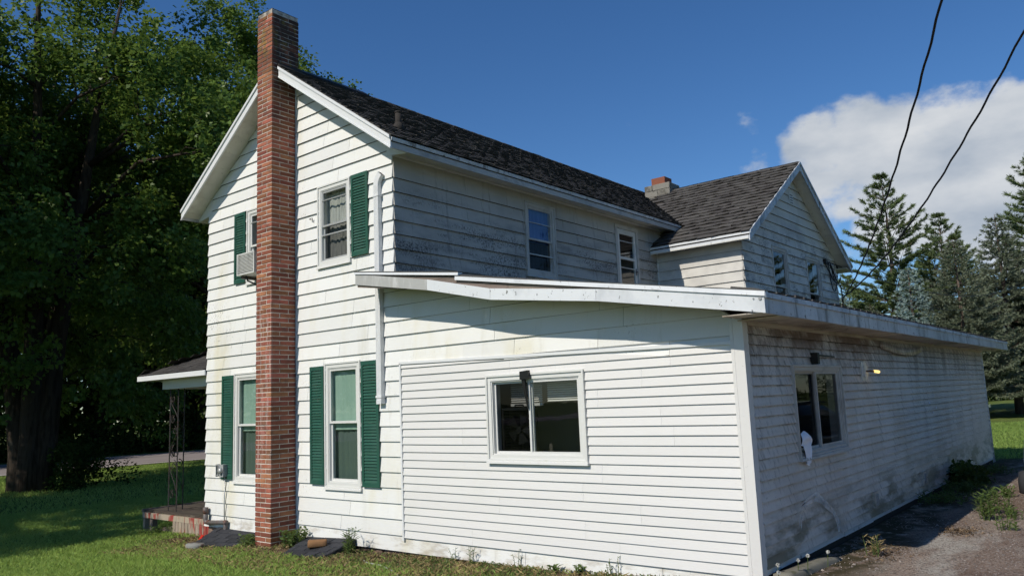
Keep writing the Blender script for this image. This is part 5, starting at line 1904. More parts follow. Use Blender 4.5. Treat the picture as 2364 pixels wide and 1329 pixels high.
# window air conditioner upstairs, west of the chimney
ac = thing('air_conditioner', 'white window air conditioner sticking out beside the chimney', 'air conditioner', (-3.2, -.15, 3.89))
mb = MB()
ax0, ax1, ay0, ay1, az0, az1 = -3.40, -2.90, -.36, -.01, 3.905, 4.255
f = .022
for q in ((ax0, ax1, ay0, ay1, az0, az0 + f), (ax0, ax1, ay0, ay1, az1 - f, az1), (ax0, ax0 + f, ay0, ay1, az0 + f, az1 - f), (ax1 - f, ax1, ay0, ay1, az0 + f, az1 - f)):
    mb.box(*q)
mb.build('case', MAT['ac'], ac)
MB().box(ax0 + f, ax1 - f, ay0 + .02, ay1, az0 + f, az1 - f).build('coil', MAT['acgrille'], ac)
for i in range(13):
    z = az0 + .04 + i * .0225
    MB().box(ax0 + f, ax1 - f, ay0 + .004, ay0 + .02, z, z + .009).build('grille_fin', MAT['ac'], ac)
MB().box(ax0 + .04, ax0 + .09, ay0 + .05, -.02, az0 - .05, az0 - .002).build('support', MAT['rustpipe'], ac)
MB().tube([(ax0 + .12, ay0 + .10, az0), (ax0 + .13, ay0 + .12, az0 - .08), (ax0 + .10, -.03, az0 - .14)], .014, 6).build('drain_hose', MAT['black'], ac, True)

# box fan standing inside the front window of the addition
fan = thing('box_fan', 'black box fan standing behind the left pane of the front window', 'fan', (2.0, .14, 1.05))
fx0, fx1, fz0_, fz1_, fy0, fy1 = 1.765, 2.235, 1.11, 1.63, .09, .20
mb = MB()
for q in ((fx0, fx0 + .03, fy0, fy1, fz0_, fz1_), (fx1 - .03, fx1, fy0, fy1, fz0_, fz1_), (fx0 + .03, fx1 - .03, fy0, fy1, fz0_, fz0_ + .03), (fx0 + .03, fx1 - .03, fy0, fy1, fz1_ - .03, fz1_)):
    mb.box(*q)
mb.tube([(1.93, .145, fz1_), (1.94, .145, fz1_ + .03), (2.06, .145, fz1_ + .03), (2.07, .145, fz1_)], .012, 6)
mb.build('fan_case', MAT['black'], fan)
for i in range(13):
    z = fz0_ + .05 + i * .034
    MB().tube([(fx0 + .03, fy0 + .01, z), (fx1 - .03, fy0 + .01, z)], .0022, 4).build('grille_wire', MAT['black'], fan)
for k in range(5):
    a = k * 2 * math.pi / 5
    pts = []
    cx, cz = (fx0 + fx1) / 2, (fz0_ + fz1_) / 2
    quad = [(.03, -.35), (.18, -.45), (.19, .35), (.03, .35)]
    MB().add([(cx + r_ * math.cos(a + t_), .145 + .03 * t_, cz + r_ * math.sin(a + t_)) for r_, t_ in quad], [(0, 1, 2, 3)]).build('fan_blade', MAT['black'], fan)
MB().tube([((fx0 + fx1) / 2, .12, (fz0_ + fz1_) / 2), ((fx0 + fx1) / 2, .17, (fz0_ + fz1_) / 2)], .04, 10).build('fan_hub', MAT['black'], fan)

# white cloth hanging out of the side window
mb = MB()
nu, nv = 9, 14
for j in range(nv):
    t = j / (nv - 1)
    for i in range(nu):
        s = i / (nu - 1) - .5
        if t < .45:
            wdt = .20 + .13 * math.sin(t / .45 * math.pi * .6)
            y = 1.33 + s * wdt + .02 * t
            z = 1.235 - t * .30 + .03 * math.cos(s * 3)
            n = .03 + .05 * math.sin(t / .45 * math.pi) * (1 - 1.6 * s * s)
        else:
            q = (t - .45) / .55
            wdt = .20 * (1 - .25 * q)
            y = 1.30 + s * wdt + .012 * math.sin(q * 5) + .03 * q
            z = 1.105 - q * .19 - .012 * math.cos(s * 7)
            n = .055 + .012 * math.sin(s * 14 + q * 2) + .01 * (1 - q)
        mb.V.append(tuple(SIDE.p(y, z, n)))
for j in range(nv - 1):
    for i in range(nu - 1):
        q = j * nu + i
        mb.F.append((q, q + 1, q + nu + 1, q + nu))
o = mb.build('cloth', MAT['cloth'], None, True)
tag(o, 'white cloth hanging out of the dark side window over its sill', 'cloth')

# kerb of old concrete along the drive
mb = MB()
n = 10
for k in range(n + 1):
    y = .12 + 1.25 * k / n
    w_ = .012 * nz(y * 3, 5, 0)
    x = 5.03 + .10 * k / n
    zt_ = .012 + w_ - .045 * max(0, (k - 6) / 4) ** 2
    mb.V += [(x - .05, y, -.2), (x + .10 + w_, y, -.2), (x + .10 + w_, y, zt_ - .02), (x + .07, y, zt_), (x - .04, y, zt_)]
for k in range(n):
    for e in range(5):
        e2 = (e + 1) % 5
        mb.F.append((k * 5 + e, k * 5 + 5 + e, k * 5 + 5 + e2, k * 5 + e2))
mb.F += [(0, 1, 2, 3, 4), tuple(n * 5 + e for e in (4, 3, 2, 1, 0))]
tag(mb.build('kerb', MAT['concrete'], None, True), 'mossy concrete kerb stub at the foot of the side wall', 'kerb')

# pale cord lying in the grass
pts = [(-.15, -.50, hz(0) + .012), (0.0, -.575, hz(0) + .014), (.17, -.60, hz(.2) + .012), (.33, -.63, hz(.33) + .012), (.6, -.74, hz(.6) + .014), (.85, -.86, hz(.85) + .012), (1.1, -1.02, hz(1.1) + .012)]
tag(MB().tube(pts, .009, 6).build('garden_cord', MAT['cord'], None, True), 'pale thin cord lying in the worn grass', 'cord')

# ------------------------------------------------------------------ overhead cables


def cable(label, a, b, sag, r, ext=None, twist=True, n=60):
    a, b = Vector(a), Vector(b)
    pts = []
    for i in range(n + 1):
        t = i / n
        p = a.lerp(b, t) - Vector((0, 0, 4 * sag * t * (1 - t)))
        if twist:
            p += Vector((r * .5 * math.cos(i * 1.35), r * .5 * math.sin(i * 1.35), r * .5 * math.sin(i * 1.35)))
        pts.append(p)
    if ext:
        pts.append(Vector(ext))
    o = MB().tube(pts, r, 6).build('overhead_cable', MAT['cable'], None, True)
    return tag(o, label, 'cable', 'cables that reach the house')


cable('thick black twisted cable running steeply to the wing, nearer the house', (1.98, 13.50, 3.93), (6.62, 2.50, 6.14), .42, .0165, (8.6, -2.2, 7.6))
cable('thick black twisted cable running steeply to the wing, nearer the right edge', (1.98, 13.55, 3.98), (7.24, 4.25, 6.16), .42, .0165, (9.6, 0.1, 7.7))
cable('thin wire from the wing gable running right across the conifers', (1.98, 12.5, 4.80), (2.75, 46.0, 7.35), .9, .013, (2.9, 60, 8.6), False, 24)
cable('faint lowest wire crossing the spruces', (1.98, 13.4, 4.35), (2.57, 46.0, 6.72), .9, .010, (2.7, 60, 7.8), False, 24)
br = thing('cable_bracket', 'tangle of drooping service wires at the wing gable corner', 'wires', (1.95, 12.9, 4.5))
mb = MB().box(1.915, 1.99, 12.44, 12.56, 4.74, 4.86)
mb.build('insulator', MAT['black'], br)
rw = random.Random(2)
for i in range(6):
    y0, y1 = 12.5 + rw.uniform(0, .2), 13.3 + rw.uniform(0, .25)
    z0_, z1_ = 4.8, 4.5 + rw.uniform(-.25, .25)
    d = rw.uniform(.2, .75)
    pts = []
    for k in range(13):
        t = k / 12
        pts.append((1.96 + .05 * math.sin(t * 3 + i) + .03 * i / 6, y0 + (y1 - y0) * t, z0_ + (z1_ - z0_) * t - d * 4 * t * (1 - t) * (.5 + .5 * t)))
    MB().tube(pts, .011, 5).build('wire_loop', MAT['cable'], br, True)
mb = MB().tube([(1.98, 13.45, 4.3), (1.99, 13.48, 4.0), (1.98, 13.5, 3.7), (1.98, 13.52, 3.3)], .016, 5)
mb.build('drop_wire', MAT['cable'], br, True)

# ------------------------------------------------------------------ parked car, mostly outside the frame
car = thing('parked_car', 'dark grey parked car whose rear bumper shows at the right edge', 'car', (7.26, 7.6, -0.05))
cz = hz(7) + .012
CX, CY0 = 7.26, 5.42


def car_loft(secs, name, mat, smooth=True):
    """secs: list of (y, half width bottom, half width top, z0, z1) ; rounded box sections"""
    m = MB()
    for (y, wb, wt, z0, z1) in secs:
        h = z1 - z0
        ring = [(-wb * .9, z0), (wb * .9, z0), (wb, z0 + .10 * h), (wb, z0 + .55 * h), (wt, z1 - .12 * h), (wt * .86, z1), (-wt * .86, z1), (-wt, z1 - .12 * h), (-wb, z0 + .55 * h), (-wb, z0 + .10 * h)]
        for x, z in ring:
            m.V.append((CX + x, CY0 + y, cz + z))
    k = 10
    for i in range(len(secs) - 1):
        for j in range(k):
            j2 = (j + 1) % k
            m.F.append((i * k + j, i * k + j2, (i + 1) * k + j2, (i + 1) * k + j))
    m.F += [tuple(range(k))[::-1], tuple((len(secs) - 1) * k + j for j in range(k))]
    return m.build(name, mat, car, smooth)


car_loft([(.09, .74, .70, .34, .92), (.14, .83, .79, .28, .97), (.5, .88, .84, .24, 1.0), (1.4, .89, .85, .22, .99), (2.8, .89, .85, .22, .97), (3.6, .88, .82, .24, .90), (4.2, .84, .74, .28, .78), (4.42, .70, .60, .34, .66)], 'body', MAT['carpaint'])
car_loft([(.22, .70, .56, .96, 1.10), (.42, .76, .60, .97, 1.42), (.9, .80, .62, .97, 1.50), (1.9, .80, .62, .96, 1.52), (2.5, .78, .58, .95, 1.40), (3.3, .74, .60, .92, .98)], 'cabin', MAT['carglass'])
MB().box(CX - .56, CX + .56, CY0 + .75, CY0 + 2.2, cz + 1.495, cz + 1.535).build('roof_panel', MAT['carpaint'], car)
car_loft([(-.02, .78, .74, .26, .50), (.03, .88, .85, .22, .54), (.16, .93, .91, .20, .56), (.40, .935, .90, .20, .52)], 'rear_bumper', MAT['carplastic'])
car_loft([(4.15, .90, .86, .22, .52), (4.40, .84, .80, .24, .52), (4.52, .70, .66, .28, .48)], 'front_bumper', MAT['carplastic'])
for sx in (-1, 1):
    MB().box(CX + sx * .60 - .10, CX + sx * .60 + .10, CY0 + .075, CY0 + .16, cz + .66, cz + .88).build('tail_light', MAT['redlens'], car)
    for yy_ in (.85, 3.55):
        wx = CX + sx * .80
        tyre = MB().tube([(wx - .10, CY0 + yy_, cz + .32), (wx - .085, CY0 + yy_, cz + .32), (wx + .085, CY0 + yy_, cz + .32), (wx + .10, CY0 + yy_, cz + .32)], [.30, .32, .32, .30], 24).build('wheel', MAT['tyre'], car, True)
        mb = MB().tube([(wx + sx * .095, CY0 + yy_, cz + .32), (wx + sx * .106, CY0 + yy_, cz + .32)], [.20, .19], 20)
        mb.build('rim', MAT['rim'], tyre, True)
MB().box(CX - .26, CX + .26, CY0 + .075, CY0 + .095, cz + .58, cz + .70).build('number_plate_recess', MAT['carplastic'], car)

# ------------------------------------------------------------------ cyclist far off by the hedge
cyc = (-2.9, 84.0, hz(-2.9) - 0.05)
GZ = cyc[2] + .07
bike = thing('bicycle', 'small distant bicycle ridden along the hedge', 'bicycle', (cyc[0], cyc[1], GZ))


def bp(x, z, y=0.0):
    return (cyc[0] + x, cyc[1] + y, GZ + z)


for wx in (-.52, .52):
    pts = [bp(wx + .34 * math.cos(a), .35 + .34 * math.sin(a)) for a in [k * math.pi / 10 for k in range(21)]]
    wh = MB().tube(pts, .022, 6).build('wheel', MAT['tyre'], bike, True)
    for k in range(6):
        a = k * math.pi / 6
        MB().tube([bp(wx + .33 * math.cos(a), .35 + .33 * math.sin(a)), bp(wx - .33 * math.cos(a), .35 - .33 * math.sin(a))], .004, 4).build('spoke', MAT['alusash'], wh)
fr_ = MB()
for a, b in (((-.52, .35), (-.05, .33)), ((-.52, .35), (-.16, .82)), ((-.05, .33), (-.18, .90)), ((-.05, .33), (.36, .78)), ((-.17, .84), (.34, .86)), ((.52, .35), (.34, .95))):
    fr_.tube([bp(*a), bp(*b)], .018, 6)
fr_.build('frame', MAT['darkiron'], bike, True)
MB().tube([bp(-.30, .93), bp(-.06, .93)], [.06, .03], 6).build('saddle', MAT['black'], bike, True)
MB().tube([bp(.34, .95, -.26), bp(.40, 1.0, -.1), bp(.40, 1.0, .1), bp(.34, .95, .26)], .014, 6).build('handlebar', MAT['black'], bike, True)
MB().tube([bp(-.05, .33, -.12), bp(.06, .20, -.12), bp(.06, .20, -.2)], .014, 5).build('pedal', MAT['black'], bike, True)


def skin_obj(name, verts, edges, radii, mat, parent):
    me = bpy.data.meshes.new(name)
    me.from_pydata([bp(*v) for v in verts], edges, [])
    me.materials.append(mat)
    o = bpy.data.objects.new(name, me)
    link(o, parent)
    md = o.modifiers.new('skin', 'SKIN')
    for i, r in enumerate(radii):
        me.skin_vertices[0].data[i].radius = (r, r)
    me.skin_vertices[0].data[0].use_root = True
    md.use_smooth_shade = True
    s = o.modifiers.new('sub', 'SUBSURF')
    s.levels = s.render_levels = 1
    return o


# body: x forward, z up, y sideways
PV = [(-.16, .98), (-.10, 1.16), (.02, 1.36), (.06, 1.46), (.09, 1.53), (.13, 1.64), (.14, 1.72),
      (.03, 1.40, -.17), (.18, 1.18, -.20), (.36, 1.03, -.22), (.03, 1.40, .17), (.18, 1.18, .20), (.36, 1.03, .22),
      (-.12, .95, -.09), (.26, .78, -.10), (.04, .40, -.11), (.0, .24, -.11), (.13, .21, -.11), (-.12, .95, .09), (.24, .62, .10), (-.02, .24, .11), (-.08, .10, .11), (.05, .07, .11)]
PE = [(0, 1), (1, 2), (2, 3), (3, 4), (4, 5), (5, 6), (2, 7), (7, 8), (8, 9), (2, 10), (10, 11), (11, 12), (0, 13), (13, 14), (14, 15), (15, 16), (16, 17), (0, 18), (18, 19), (19, 20), (20, 21), (21, 22)]
PR = [.13, .12, .14, .07, .06, .10, .08, .06, .045, .035, .06, .045, .035, .10, .07, .05, .04, .035, .10, .07, .05, .04, .035]
pers = skin_obj('person', PV, PE, PR, MAT['skin'], None)
tag(pers, 'distant cyclist in pale blue shirt and light shorts bent over the handlebar', 'person')
skin_obj('shirt', [PV[0], PV[1], PV[2], PV[3], PV[7], (.12, 1.26, -.19), PV[10], (.12, 1.26, .19)], [(0, 1), (1, 2), (2, 3), (2, 4), (4, 5), (2, 6), (6, 7)], [.145, .145, .165, .08, .08, .065, .08, .065], MAT['shirt'], pers)
skin_obj('shorts', [(-.15, .97), PV[13], (.16, .83, -.10), PV[18], (.14, .74, .10)], [(0, 1), (1, 2), (0, 3), (3, 4)], [.145, .115, .09, .115, .09], MAT['shorts'], pers)
m = MB()
for k, (s, z) in enumerate(((1.0, 0), (1.0, .04), (.8, .10), (.35, .135))):
    for i in range(10):
        a = 2 * math.pi * i / 10
        m.V.append(bp(.135 + .135 * s * math.cos(a), 1.665 + z, .11 * s * math.sin(a)))
for k in range(3):
    for i in range(10):
        j = (i + 1) % 10
        m.F.append((k * 10 + i, k * 10 + j, (k + 1) * 10 + j, (k + 1) * 10 + i))
m.F.append(tuple(30 + i for i in range(10)))
m.build('helmet', MAT['helmet'], pers, True)
# ------------------------------------------------------------------ vegetation


def unit(a):
    return a / np.maximum(1e-9, np.linalg.norm(a, axis=-1, keepdims=True))


def leaves(P, D, Nn, L, Wd, fold=0.25):
    """one folded quad per leaf: base at P, axis D, normal Nn"""
    D = unit(D)
    B = unit(np.cross(Nn, D))
    Nn = np.cross(D, B)
    L = L[:, None]
    Wd = Wd[:, None]
    v0 = P
    v1 = P + D * L * .45 + B * Wd * .5 + Nn * Wd * fold
    v2 = P + D * L
    v3 = P + D * L * .45 - B * Wd * .5 + Nn * Wd * fold
    V = np.stack([v0, v1, v2, v3], 1).reshape(-1, 3)
    F = np.arange(len(V)).reshape(-1, 4)
    return V, F


def noise3(P, s, seed=0.0):
    return np.array([mnoise.noise(Vector((p[0] * s + seed, p[1] * s - seed, p[2] * s))) for p in P])


def make_broadleaf(seed, H, R, zlow, ncl, nspray, per, leaf=0.17, stems=4, spread=.35, zc=.56):
    rng = np.random.default_rng(seed)
    cz_, rz_ = H * zc, H * (1 - zc)
    # boughs through an uneven, lobed crown; each bough carries several drooping sprays
    nb = ncl
    d = unit(rng.normal(size=(nb * 3, 3)))
    r = rng.random(nb * 3) ** .40
    lob = 1 + .45 * noise3(d, 1.9, seed * 1.7) + .25 * noise3(d, 4.2, seed * 3.1)
    Bc = d * (r * lob)[:, None] * np.array([R, R, rz_]) + np.array([0, 0, cz_])
    low = Bc[:, 2] < cz_
    Bc[low, 2] = cz_ + (Bc[low, 2] - cz_) * (cz_ - zlow) / rz_
    keep = (noise3(Bc, .34, seed * 2.3) > -.06) & (Bc[:, 2] > zlow)
    Bc = Bc[keep][:nb]
    nb = len(Bc)
    bi = np.repeat(np.arange(nb), nspray)
    outb = unit(Bc - np.array([0, 0, cz_ * .8]))
    so = rng.normal(size=(nb * nspray, 3)) * np.array([.46, .46, .34]) + outb[bi] * rng.uniform(-.2, .7, (nb * nspray, 1))
    C = Bc[bi] + so
    n = len(C)
    idx = np.repeat(np.arange(n), per)
    size = rng.uniform(.6, 1.3, n)[idx]
    off = rng.normal(size=(n * per, 3)) * np.array([.21, .21, .17]) * size[:, None]
    off[:, 2] -= .5 * (off[:, 0] ** 2 + off[:, 1] ** 2)
    P = C[idx] + off
    out = outb[bi][idx]
    D = unit(off * np.array([1.6, 1.6, .4]) + rng.normal(size=P.shape) * .30 + out * .30 + np.array([0, 0, -.30]))
    sn = rng.normal(size=(n, 3)) * .45
    Nn = unit(np.array([0, 0, .85]) + sn[idx] + rng.normal(size=P.shape) * .32 + out * .55)
    Lf = rng.uniform(.75, 1.3, len(P)) * leaf
    V, F = leaves(P, D, Nn, Lf, Lf * rng.uniform(.65, .9, len(P)))
    C = Bc
    n = nb
    # wood
    mb = MB()
    rnd = random.Random(seed)
    nodes = []
    for s in range(stems):
        a = 2 * math.pi * s / stems + rnd.uniform(-.4, .4)
        base = Vector((.22 * math.cos(a), .22 * math.sin(a), -.35)) if stems > 1 else Vector((0, 0, -.35))
        tip = Vector((R * spread * math.cos(a) * rnd.uniform(.7, 1.2), R * spread * math.sin(a) * rnd.uniform(.7, 1.2), H * rnd.uniform(.72, .9)))
        r0 = .36 * (H / 18) * (1.0 if stems > 1 else 1.5)
        pts, rad = [], []
        for k in range(10):
            t = k / 9
            w = t ** 1.35
            p = Vector((base.x + (tip.x - base.x) * w + .25 * nz(t * 3, s * 7, seed), base.y + (tip.y - base.y) * w + .25 * nz(t * 3, s * 7 + 3, seed), base.z + (tip.z - base.z) * t))
            pts.append(p)
            rad.append(max(.03, r0 * (1 - .88 * t) * (1.35 if k == 0 else 1)))
            if k >= 2:
                nodes.append((p, rad[-1]))
        mb.tube(pts, rad, 9)
    limb_nodes = list(nodes)
    pick = rng.permutation(n)[:64]
    for q in pick:
        c = Vector(C[q])
        cand = [nd for nd in nodes if nd[0].z < c.z - .2] or nodes
        p0, r0 = min(cand, key=lambda nd: (nd[0] - c).length + .25 * abs(nd[0].z - (c.z - 2)))
        mid = p0.lerp(c, .5) + Vector((0, 0, .12 * (c - p0).length))
        pts = [p0, p0.lerp(mid, .55) + Vector((rnd.uniform(-.12, .12), rnd.uniform(-.12, .12), 0)), mid, mid.lerp(c, .6) + Vector((rnd.uniform(-.15, .15), rnd.uniform(-.15, .15), 0)), c]
        ra = min(r0 * .55, .11)
        mb.tube(pts, [ra, ra * .75, ra * .55, ra * .35, .008], 6)
        limb_nodes += [(pts[2], ra * .55), (pts[3], ra * .35)]
    for q in rng.permutation(n)[:220]:
        c = Vector(C[q])
        p0, r0 = min(limb_nodes, key=lambda nd: (nd[0] - c).length)
        mid = p0.lerp(c, .5) + Vector((rnd.uniform(-.2, .2), rnd.uniform(-.2, .2), rnd.uniform(0, .25)))
        ra = min(r0 * .5, .03)
        mb.tube([p0, mid, c], [ra, ra * .6, .005], 5, False)
    return mb, V, F


TREES = {}


def plant_tree(key, label, cat, name, loc, rz, sc, group, mats):
    if key not in TREES:
        return None
    tm, cm = TREES[key]
    t = thing(name, label, cat, loc, group, rz)
    t.scale = (sc, sc, sc)
    for nm, me in (('trunk', tm), ('crown', cm)):
        o = bpy.data.objects.new(nm, me)
        COL.objects.link(o)
        o.parent = t
    return t


def reg(key, res, bark, leafm, name):
    mb, V, F = res
    TREES[key] = (mb.mesh(name + '_trunk', bark, True), np_mesh(name + '_crown', V, F, leafm))


reg('mapleA', make_broadleaf(3, 19.0, 6.9, 2.6, 330, 9, 48, .150, 5, .42), MAT['bark'], MAT['maple'], 'maple')
reg('mapleB', make_broadleaf(8, 20.5, 5.0, 3.4, 270, 9, 48, .150, 3, .36), MAT['bark'], MAT['maple'], 'maple')
reg('wood', make_broadleaf(14, 19.0, 5.6, 1.6, 240, 8, 26, .24, 1, .3, .52), MAT['bark'], MAT['woodleaf'], 'woodland_tree')

G = 'broadleaf trees on the left'
plant_tree('mapleA', 'big multi-stemmed maple at the left edge of the lawn, dark trunks forking low', 'tree', 'maple_tree', (-20.0, 2.6, hz(-20)), 0.6, 1.0, G, None)
plant_tree('mapleB', 'tall maple whose crown rises behind the chimney and left roof slope', 'tree', 'maple_tree', (-23.6, 12.0, hz(-24)), 2.3, 1.0, G, None)
# neighbour just outside the frame on the left whose shade lies on the lawn
plant_tree('mapleA', 'maple outside the left edge whose shade covers the far lawn', 'tree', 'maple_tree', (-15.8, -9.8, hz(-15)), 4.4, .95, G, None)
rt = random.Random(77)
wood = [(-41.0, -13.0), (-43.0, -20.0), (-41.5, -6.0), (-43.5, 1.5), (-42.2, 8.0), (-43.0, 14.0), (-41.8, 20.5), (-42.8, 26.5), (-41.0, 33.0), (-51.0, 4.5), (-50.5, 14.5), (-51.0, 25.0), (-43.5, 41.0), (-50.0, 36.0)]
names = ['first', 'second', 'third', 'fourth', 'fifth', 'sixth', 'seventh', 'eighth', 'ninth', 'tenth', 'eleventh', 'twelfth']
for i, (x, y) in enumerate(wood):
    lab = ('dark woodland tree across the road, %s along the verge from the left' % names[i]) if i < 9 else ('dark woodland tree of the back row across the road, %s from the left' % names[i - 9])
    plant_tree('wood', lab, 'tree', 'woodland_tree', (x, y, hz(x) - .1), rt.uniform(0, 6.3), rt.uniform(.92, 1.2), 'woodland across the road', None)
# trees behind the house, seen only through gaps
plant_tree('wood', 'leftmost of the broadleaf trees standing behind the conifers', 'tree', 'woodland_tree', (-17.0, 68.0, hz(-17)), 1.1, .62, 'broadleaf trees behind the conifers', None)
plant_tree('wood', 'middle of the broadleaf trees standing behind the conifers', 'tree', 'woodland_tree', (-10.0, 78.0, hz(-10)), 2.1, .60, 'broadleaf trees behind the conifers', None)
plant_tree('wood', 'rightmost of the broadleaf trees standing behind the conifers', 'tree', 'woodland_tree', (7.5, 76.0, hz(7)), 3.9, .62, 'broadleaf trees behind the conifers', None)


def leaf_mass(rng, centers, radii, per, leaf):
    n = len(centers)
    idx = np.repeat(np.arange(n), per)
    d = unit(rng.normal(size=(n * per, 3)))
    r = rng.random(n * per) ** .4
    P = centers[idx] + d * r[:, None] * radii[idx]
    D = unit(d * np.array([1, 1, .5]) + rng.normal(size=P.shape) * .5 + np.array([0, 0, -.1]))
    Nn = unit(np.array([0, 0, 1.0]) + rng.normal(size=P.shape) * .7 + d * .5)
    L = rng.uniform(.7, 1.3, len(P)) * leaf
    return leaves(P, D, Nn, L, L * .8)


rng = np.random.default_rng(5)
# undergrowth on the far verge of the lane: one tangled mass
c, rad = [], []
for i in range(190):
    y = rng.uniform(-20, 48)
    x = -39.6 + .13 * y - rng.uniform(0, 3.2)
    h = rng.uniform(.5, 2.6)
    c.append((x, y, hz(x) + h * .5))
    rad.append((rng.uniform(.6, 1.3), rng.uniform(.7, 1.5), h * .6))
V, F = leaf_mass(rng, np.array(c), np.array(rad), 330, .17)
tag(link(bpy.data.objects.new('undergrowth', np_mesh('undergrowth', V, F, MAT['woodleaf']))), 'tangled undergrowth along the far side of the road', 'undergrowth', kind='stuff')
c, rad = [], []
for i in range(150):
    y = rng.uniform(-25, 75)
    x = -57 + .1 * y - rng.uniform(0, 5)
    c.append((x, y, hz(x) + rng.uniform(0.5, 12)))
    rad.append((2.6, 3.4, 2.6))
V, F = leaf_mass(rng, np.array(c), np.array(rad), 230, .60)
tag(link(bpy.data.objects.new('far_wood', np_mesh('far_wood', V, F, MAT['woodleaf']))), 'dark depth of the wood behind the roadside trees', 'wood', kind='stuff')
# shrub at the maple's foot
sh = thing('shrub', 'dark shrub at the foot of the big left maple', 'shrub', (-18.9, 3.6, hz(-19)))
c = np.array([(-19.0 + rng.normal() * .55, 3.7 + rng.normal() * .5, hz(-19) + rng.uniform(.2, 1.15)) for _ in range(26)])
V, F = leaf_mass(rng, c, np.full((26, 3), .42), 130, .10)
link(bpy.data.objects.new('foliage', np_mesh('foliage', V, F, MAT['woodleaf'])), sh)
mb = MB()
for i in range(9):
    q = Vector(c[i])
    mb.tube([(-19.0, 3.7, hz(-19) - .05), Vector((-19.0, 3.7, hz(-19))).lerp(q, .5) + Vector((0, 0, .1)), q], [.02, .014, .005], 5)
mb.build('stem', MAT['bark'], sh)


# conifers
def tuft_fan(P, D, rng, k, L, w, cone):
    """k needles-like slivers per tuft spreading about D"""
    n = len(P)
    idx = np.repeat(np.arange(n), k)
    d = unit(D[idx] + rng.normal(size=(n * k, 3)) * cone)
    s = unit(np.cross(d, rng.normal(size=(n * k, 3))))
    ll = (L[idx] * rng.uniform(.7, 1.2, n * k))[:, None]
    ww = w * rng.uniform(.8, 1.3, n * k)[:, None]
    p = P[idx]
    V = np.stack([p - s * ww * .5, p + s * ww * .5, p + d * ll + s * ww * .12, p + d * ll - s * ww * .12], 1).reshape(-1, 3)
    return V, np.arange(len(V)).reshape(-1, 4)


def make_pine(seed, H, R, z0, whorls, sparse=.2):
    rnd = random.Random(seed)
    rng = np.random.default_rng(seed)
    mb = MB()
    lean_ = [(.25 * nz(t * 2, seed, 1), .25 * nz(t * 2, seed + 5, 2)) for t in np.linspace(0, 1, 12)]
    mb.tube([(lean_[i][0], lean_[i][1], -.3 + (H + .3) * i / 11) for i in range(12)], [max(.02, .24 * (H / 14) * (1 - .93 * i / 11)) for i in range(12)], 8)
    TP, TD = [], []
    for w in range(whorls):
        t = w / (whorls - 1)
        z = z0 + (H - z0) * (t ** .92)
        ln = R * (1.0 - t) ** .95 * (.70 + .30 * math.sin(min(1, t * 2.6 + .3) * math.pi / 2)) + .22
        nb = rnd.randint(5, 7)
        for b in range(nb):
            if rnd.random() < sparse and t < .9:
                continue
            a = 2 * math.pi * (b + rnd.uniform(-.35, .35)) / nb + w * 1.1
            l_ = ln * rnd.uniform(.6, 1.25)
            el = rnd.uniform(-.05, .25) + .6 * t ** 2
            dx_, dy_ = math.cos(a), math.sin(a)
            pts = []
            for k in range(6):
                s = k / 5
                pts.append(Vector((dx_ * l_ * s, dy_ * l_ * s, z + l_ * (math.sin(el) * s - .10 * s * (1 - s) + .20 * s * s))))
            mb.tube(pts, [.05 * (1 - t * .7), .04 * (1 - t * .7), .03, .02, .012, .005], 5, False)
            ns = max(4, int(l_ * 7.0))
            for q in range(ns):
                s = .28 + .72 * (q + rnd.random()) / ns
                k = min(4, int(s * 5))
                p = pts[k].lerp(pts[k + 1], s * 5 - k) if k < 5 else pts[5]
                side = rnd.choice((-1, 1))
                sl = l_ * .34 * (1.15 - s) * rnd.uniform(.5, 1.2) + .12
                dirv = Vector((dx_ * .65 - dy_ * side * .8, dy_ * .65 + dx_ * side * .8, .22)).normalized()
                nt = max(2, int(sl * 8))
                for e in range(nt):
                    f_ = (e + 1) / nt
                    TP.append(p + dirv * sl * f_ + Vector((0, 0, .05 * f_)))
                    TD.append(dirv + Vector((0, 0, .30)))
            TP.append(pts[5])
            TD.append(Vector((dx_, dy_, .5)))
    TP, TD = np.array(TP), unit(np.array(TD))
    V, F = tuft_fan(TP, TD, rng, 13, np.full(len(TP), .26), .038, .42)
    return mb, V, F


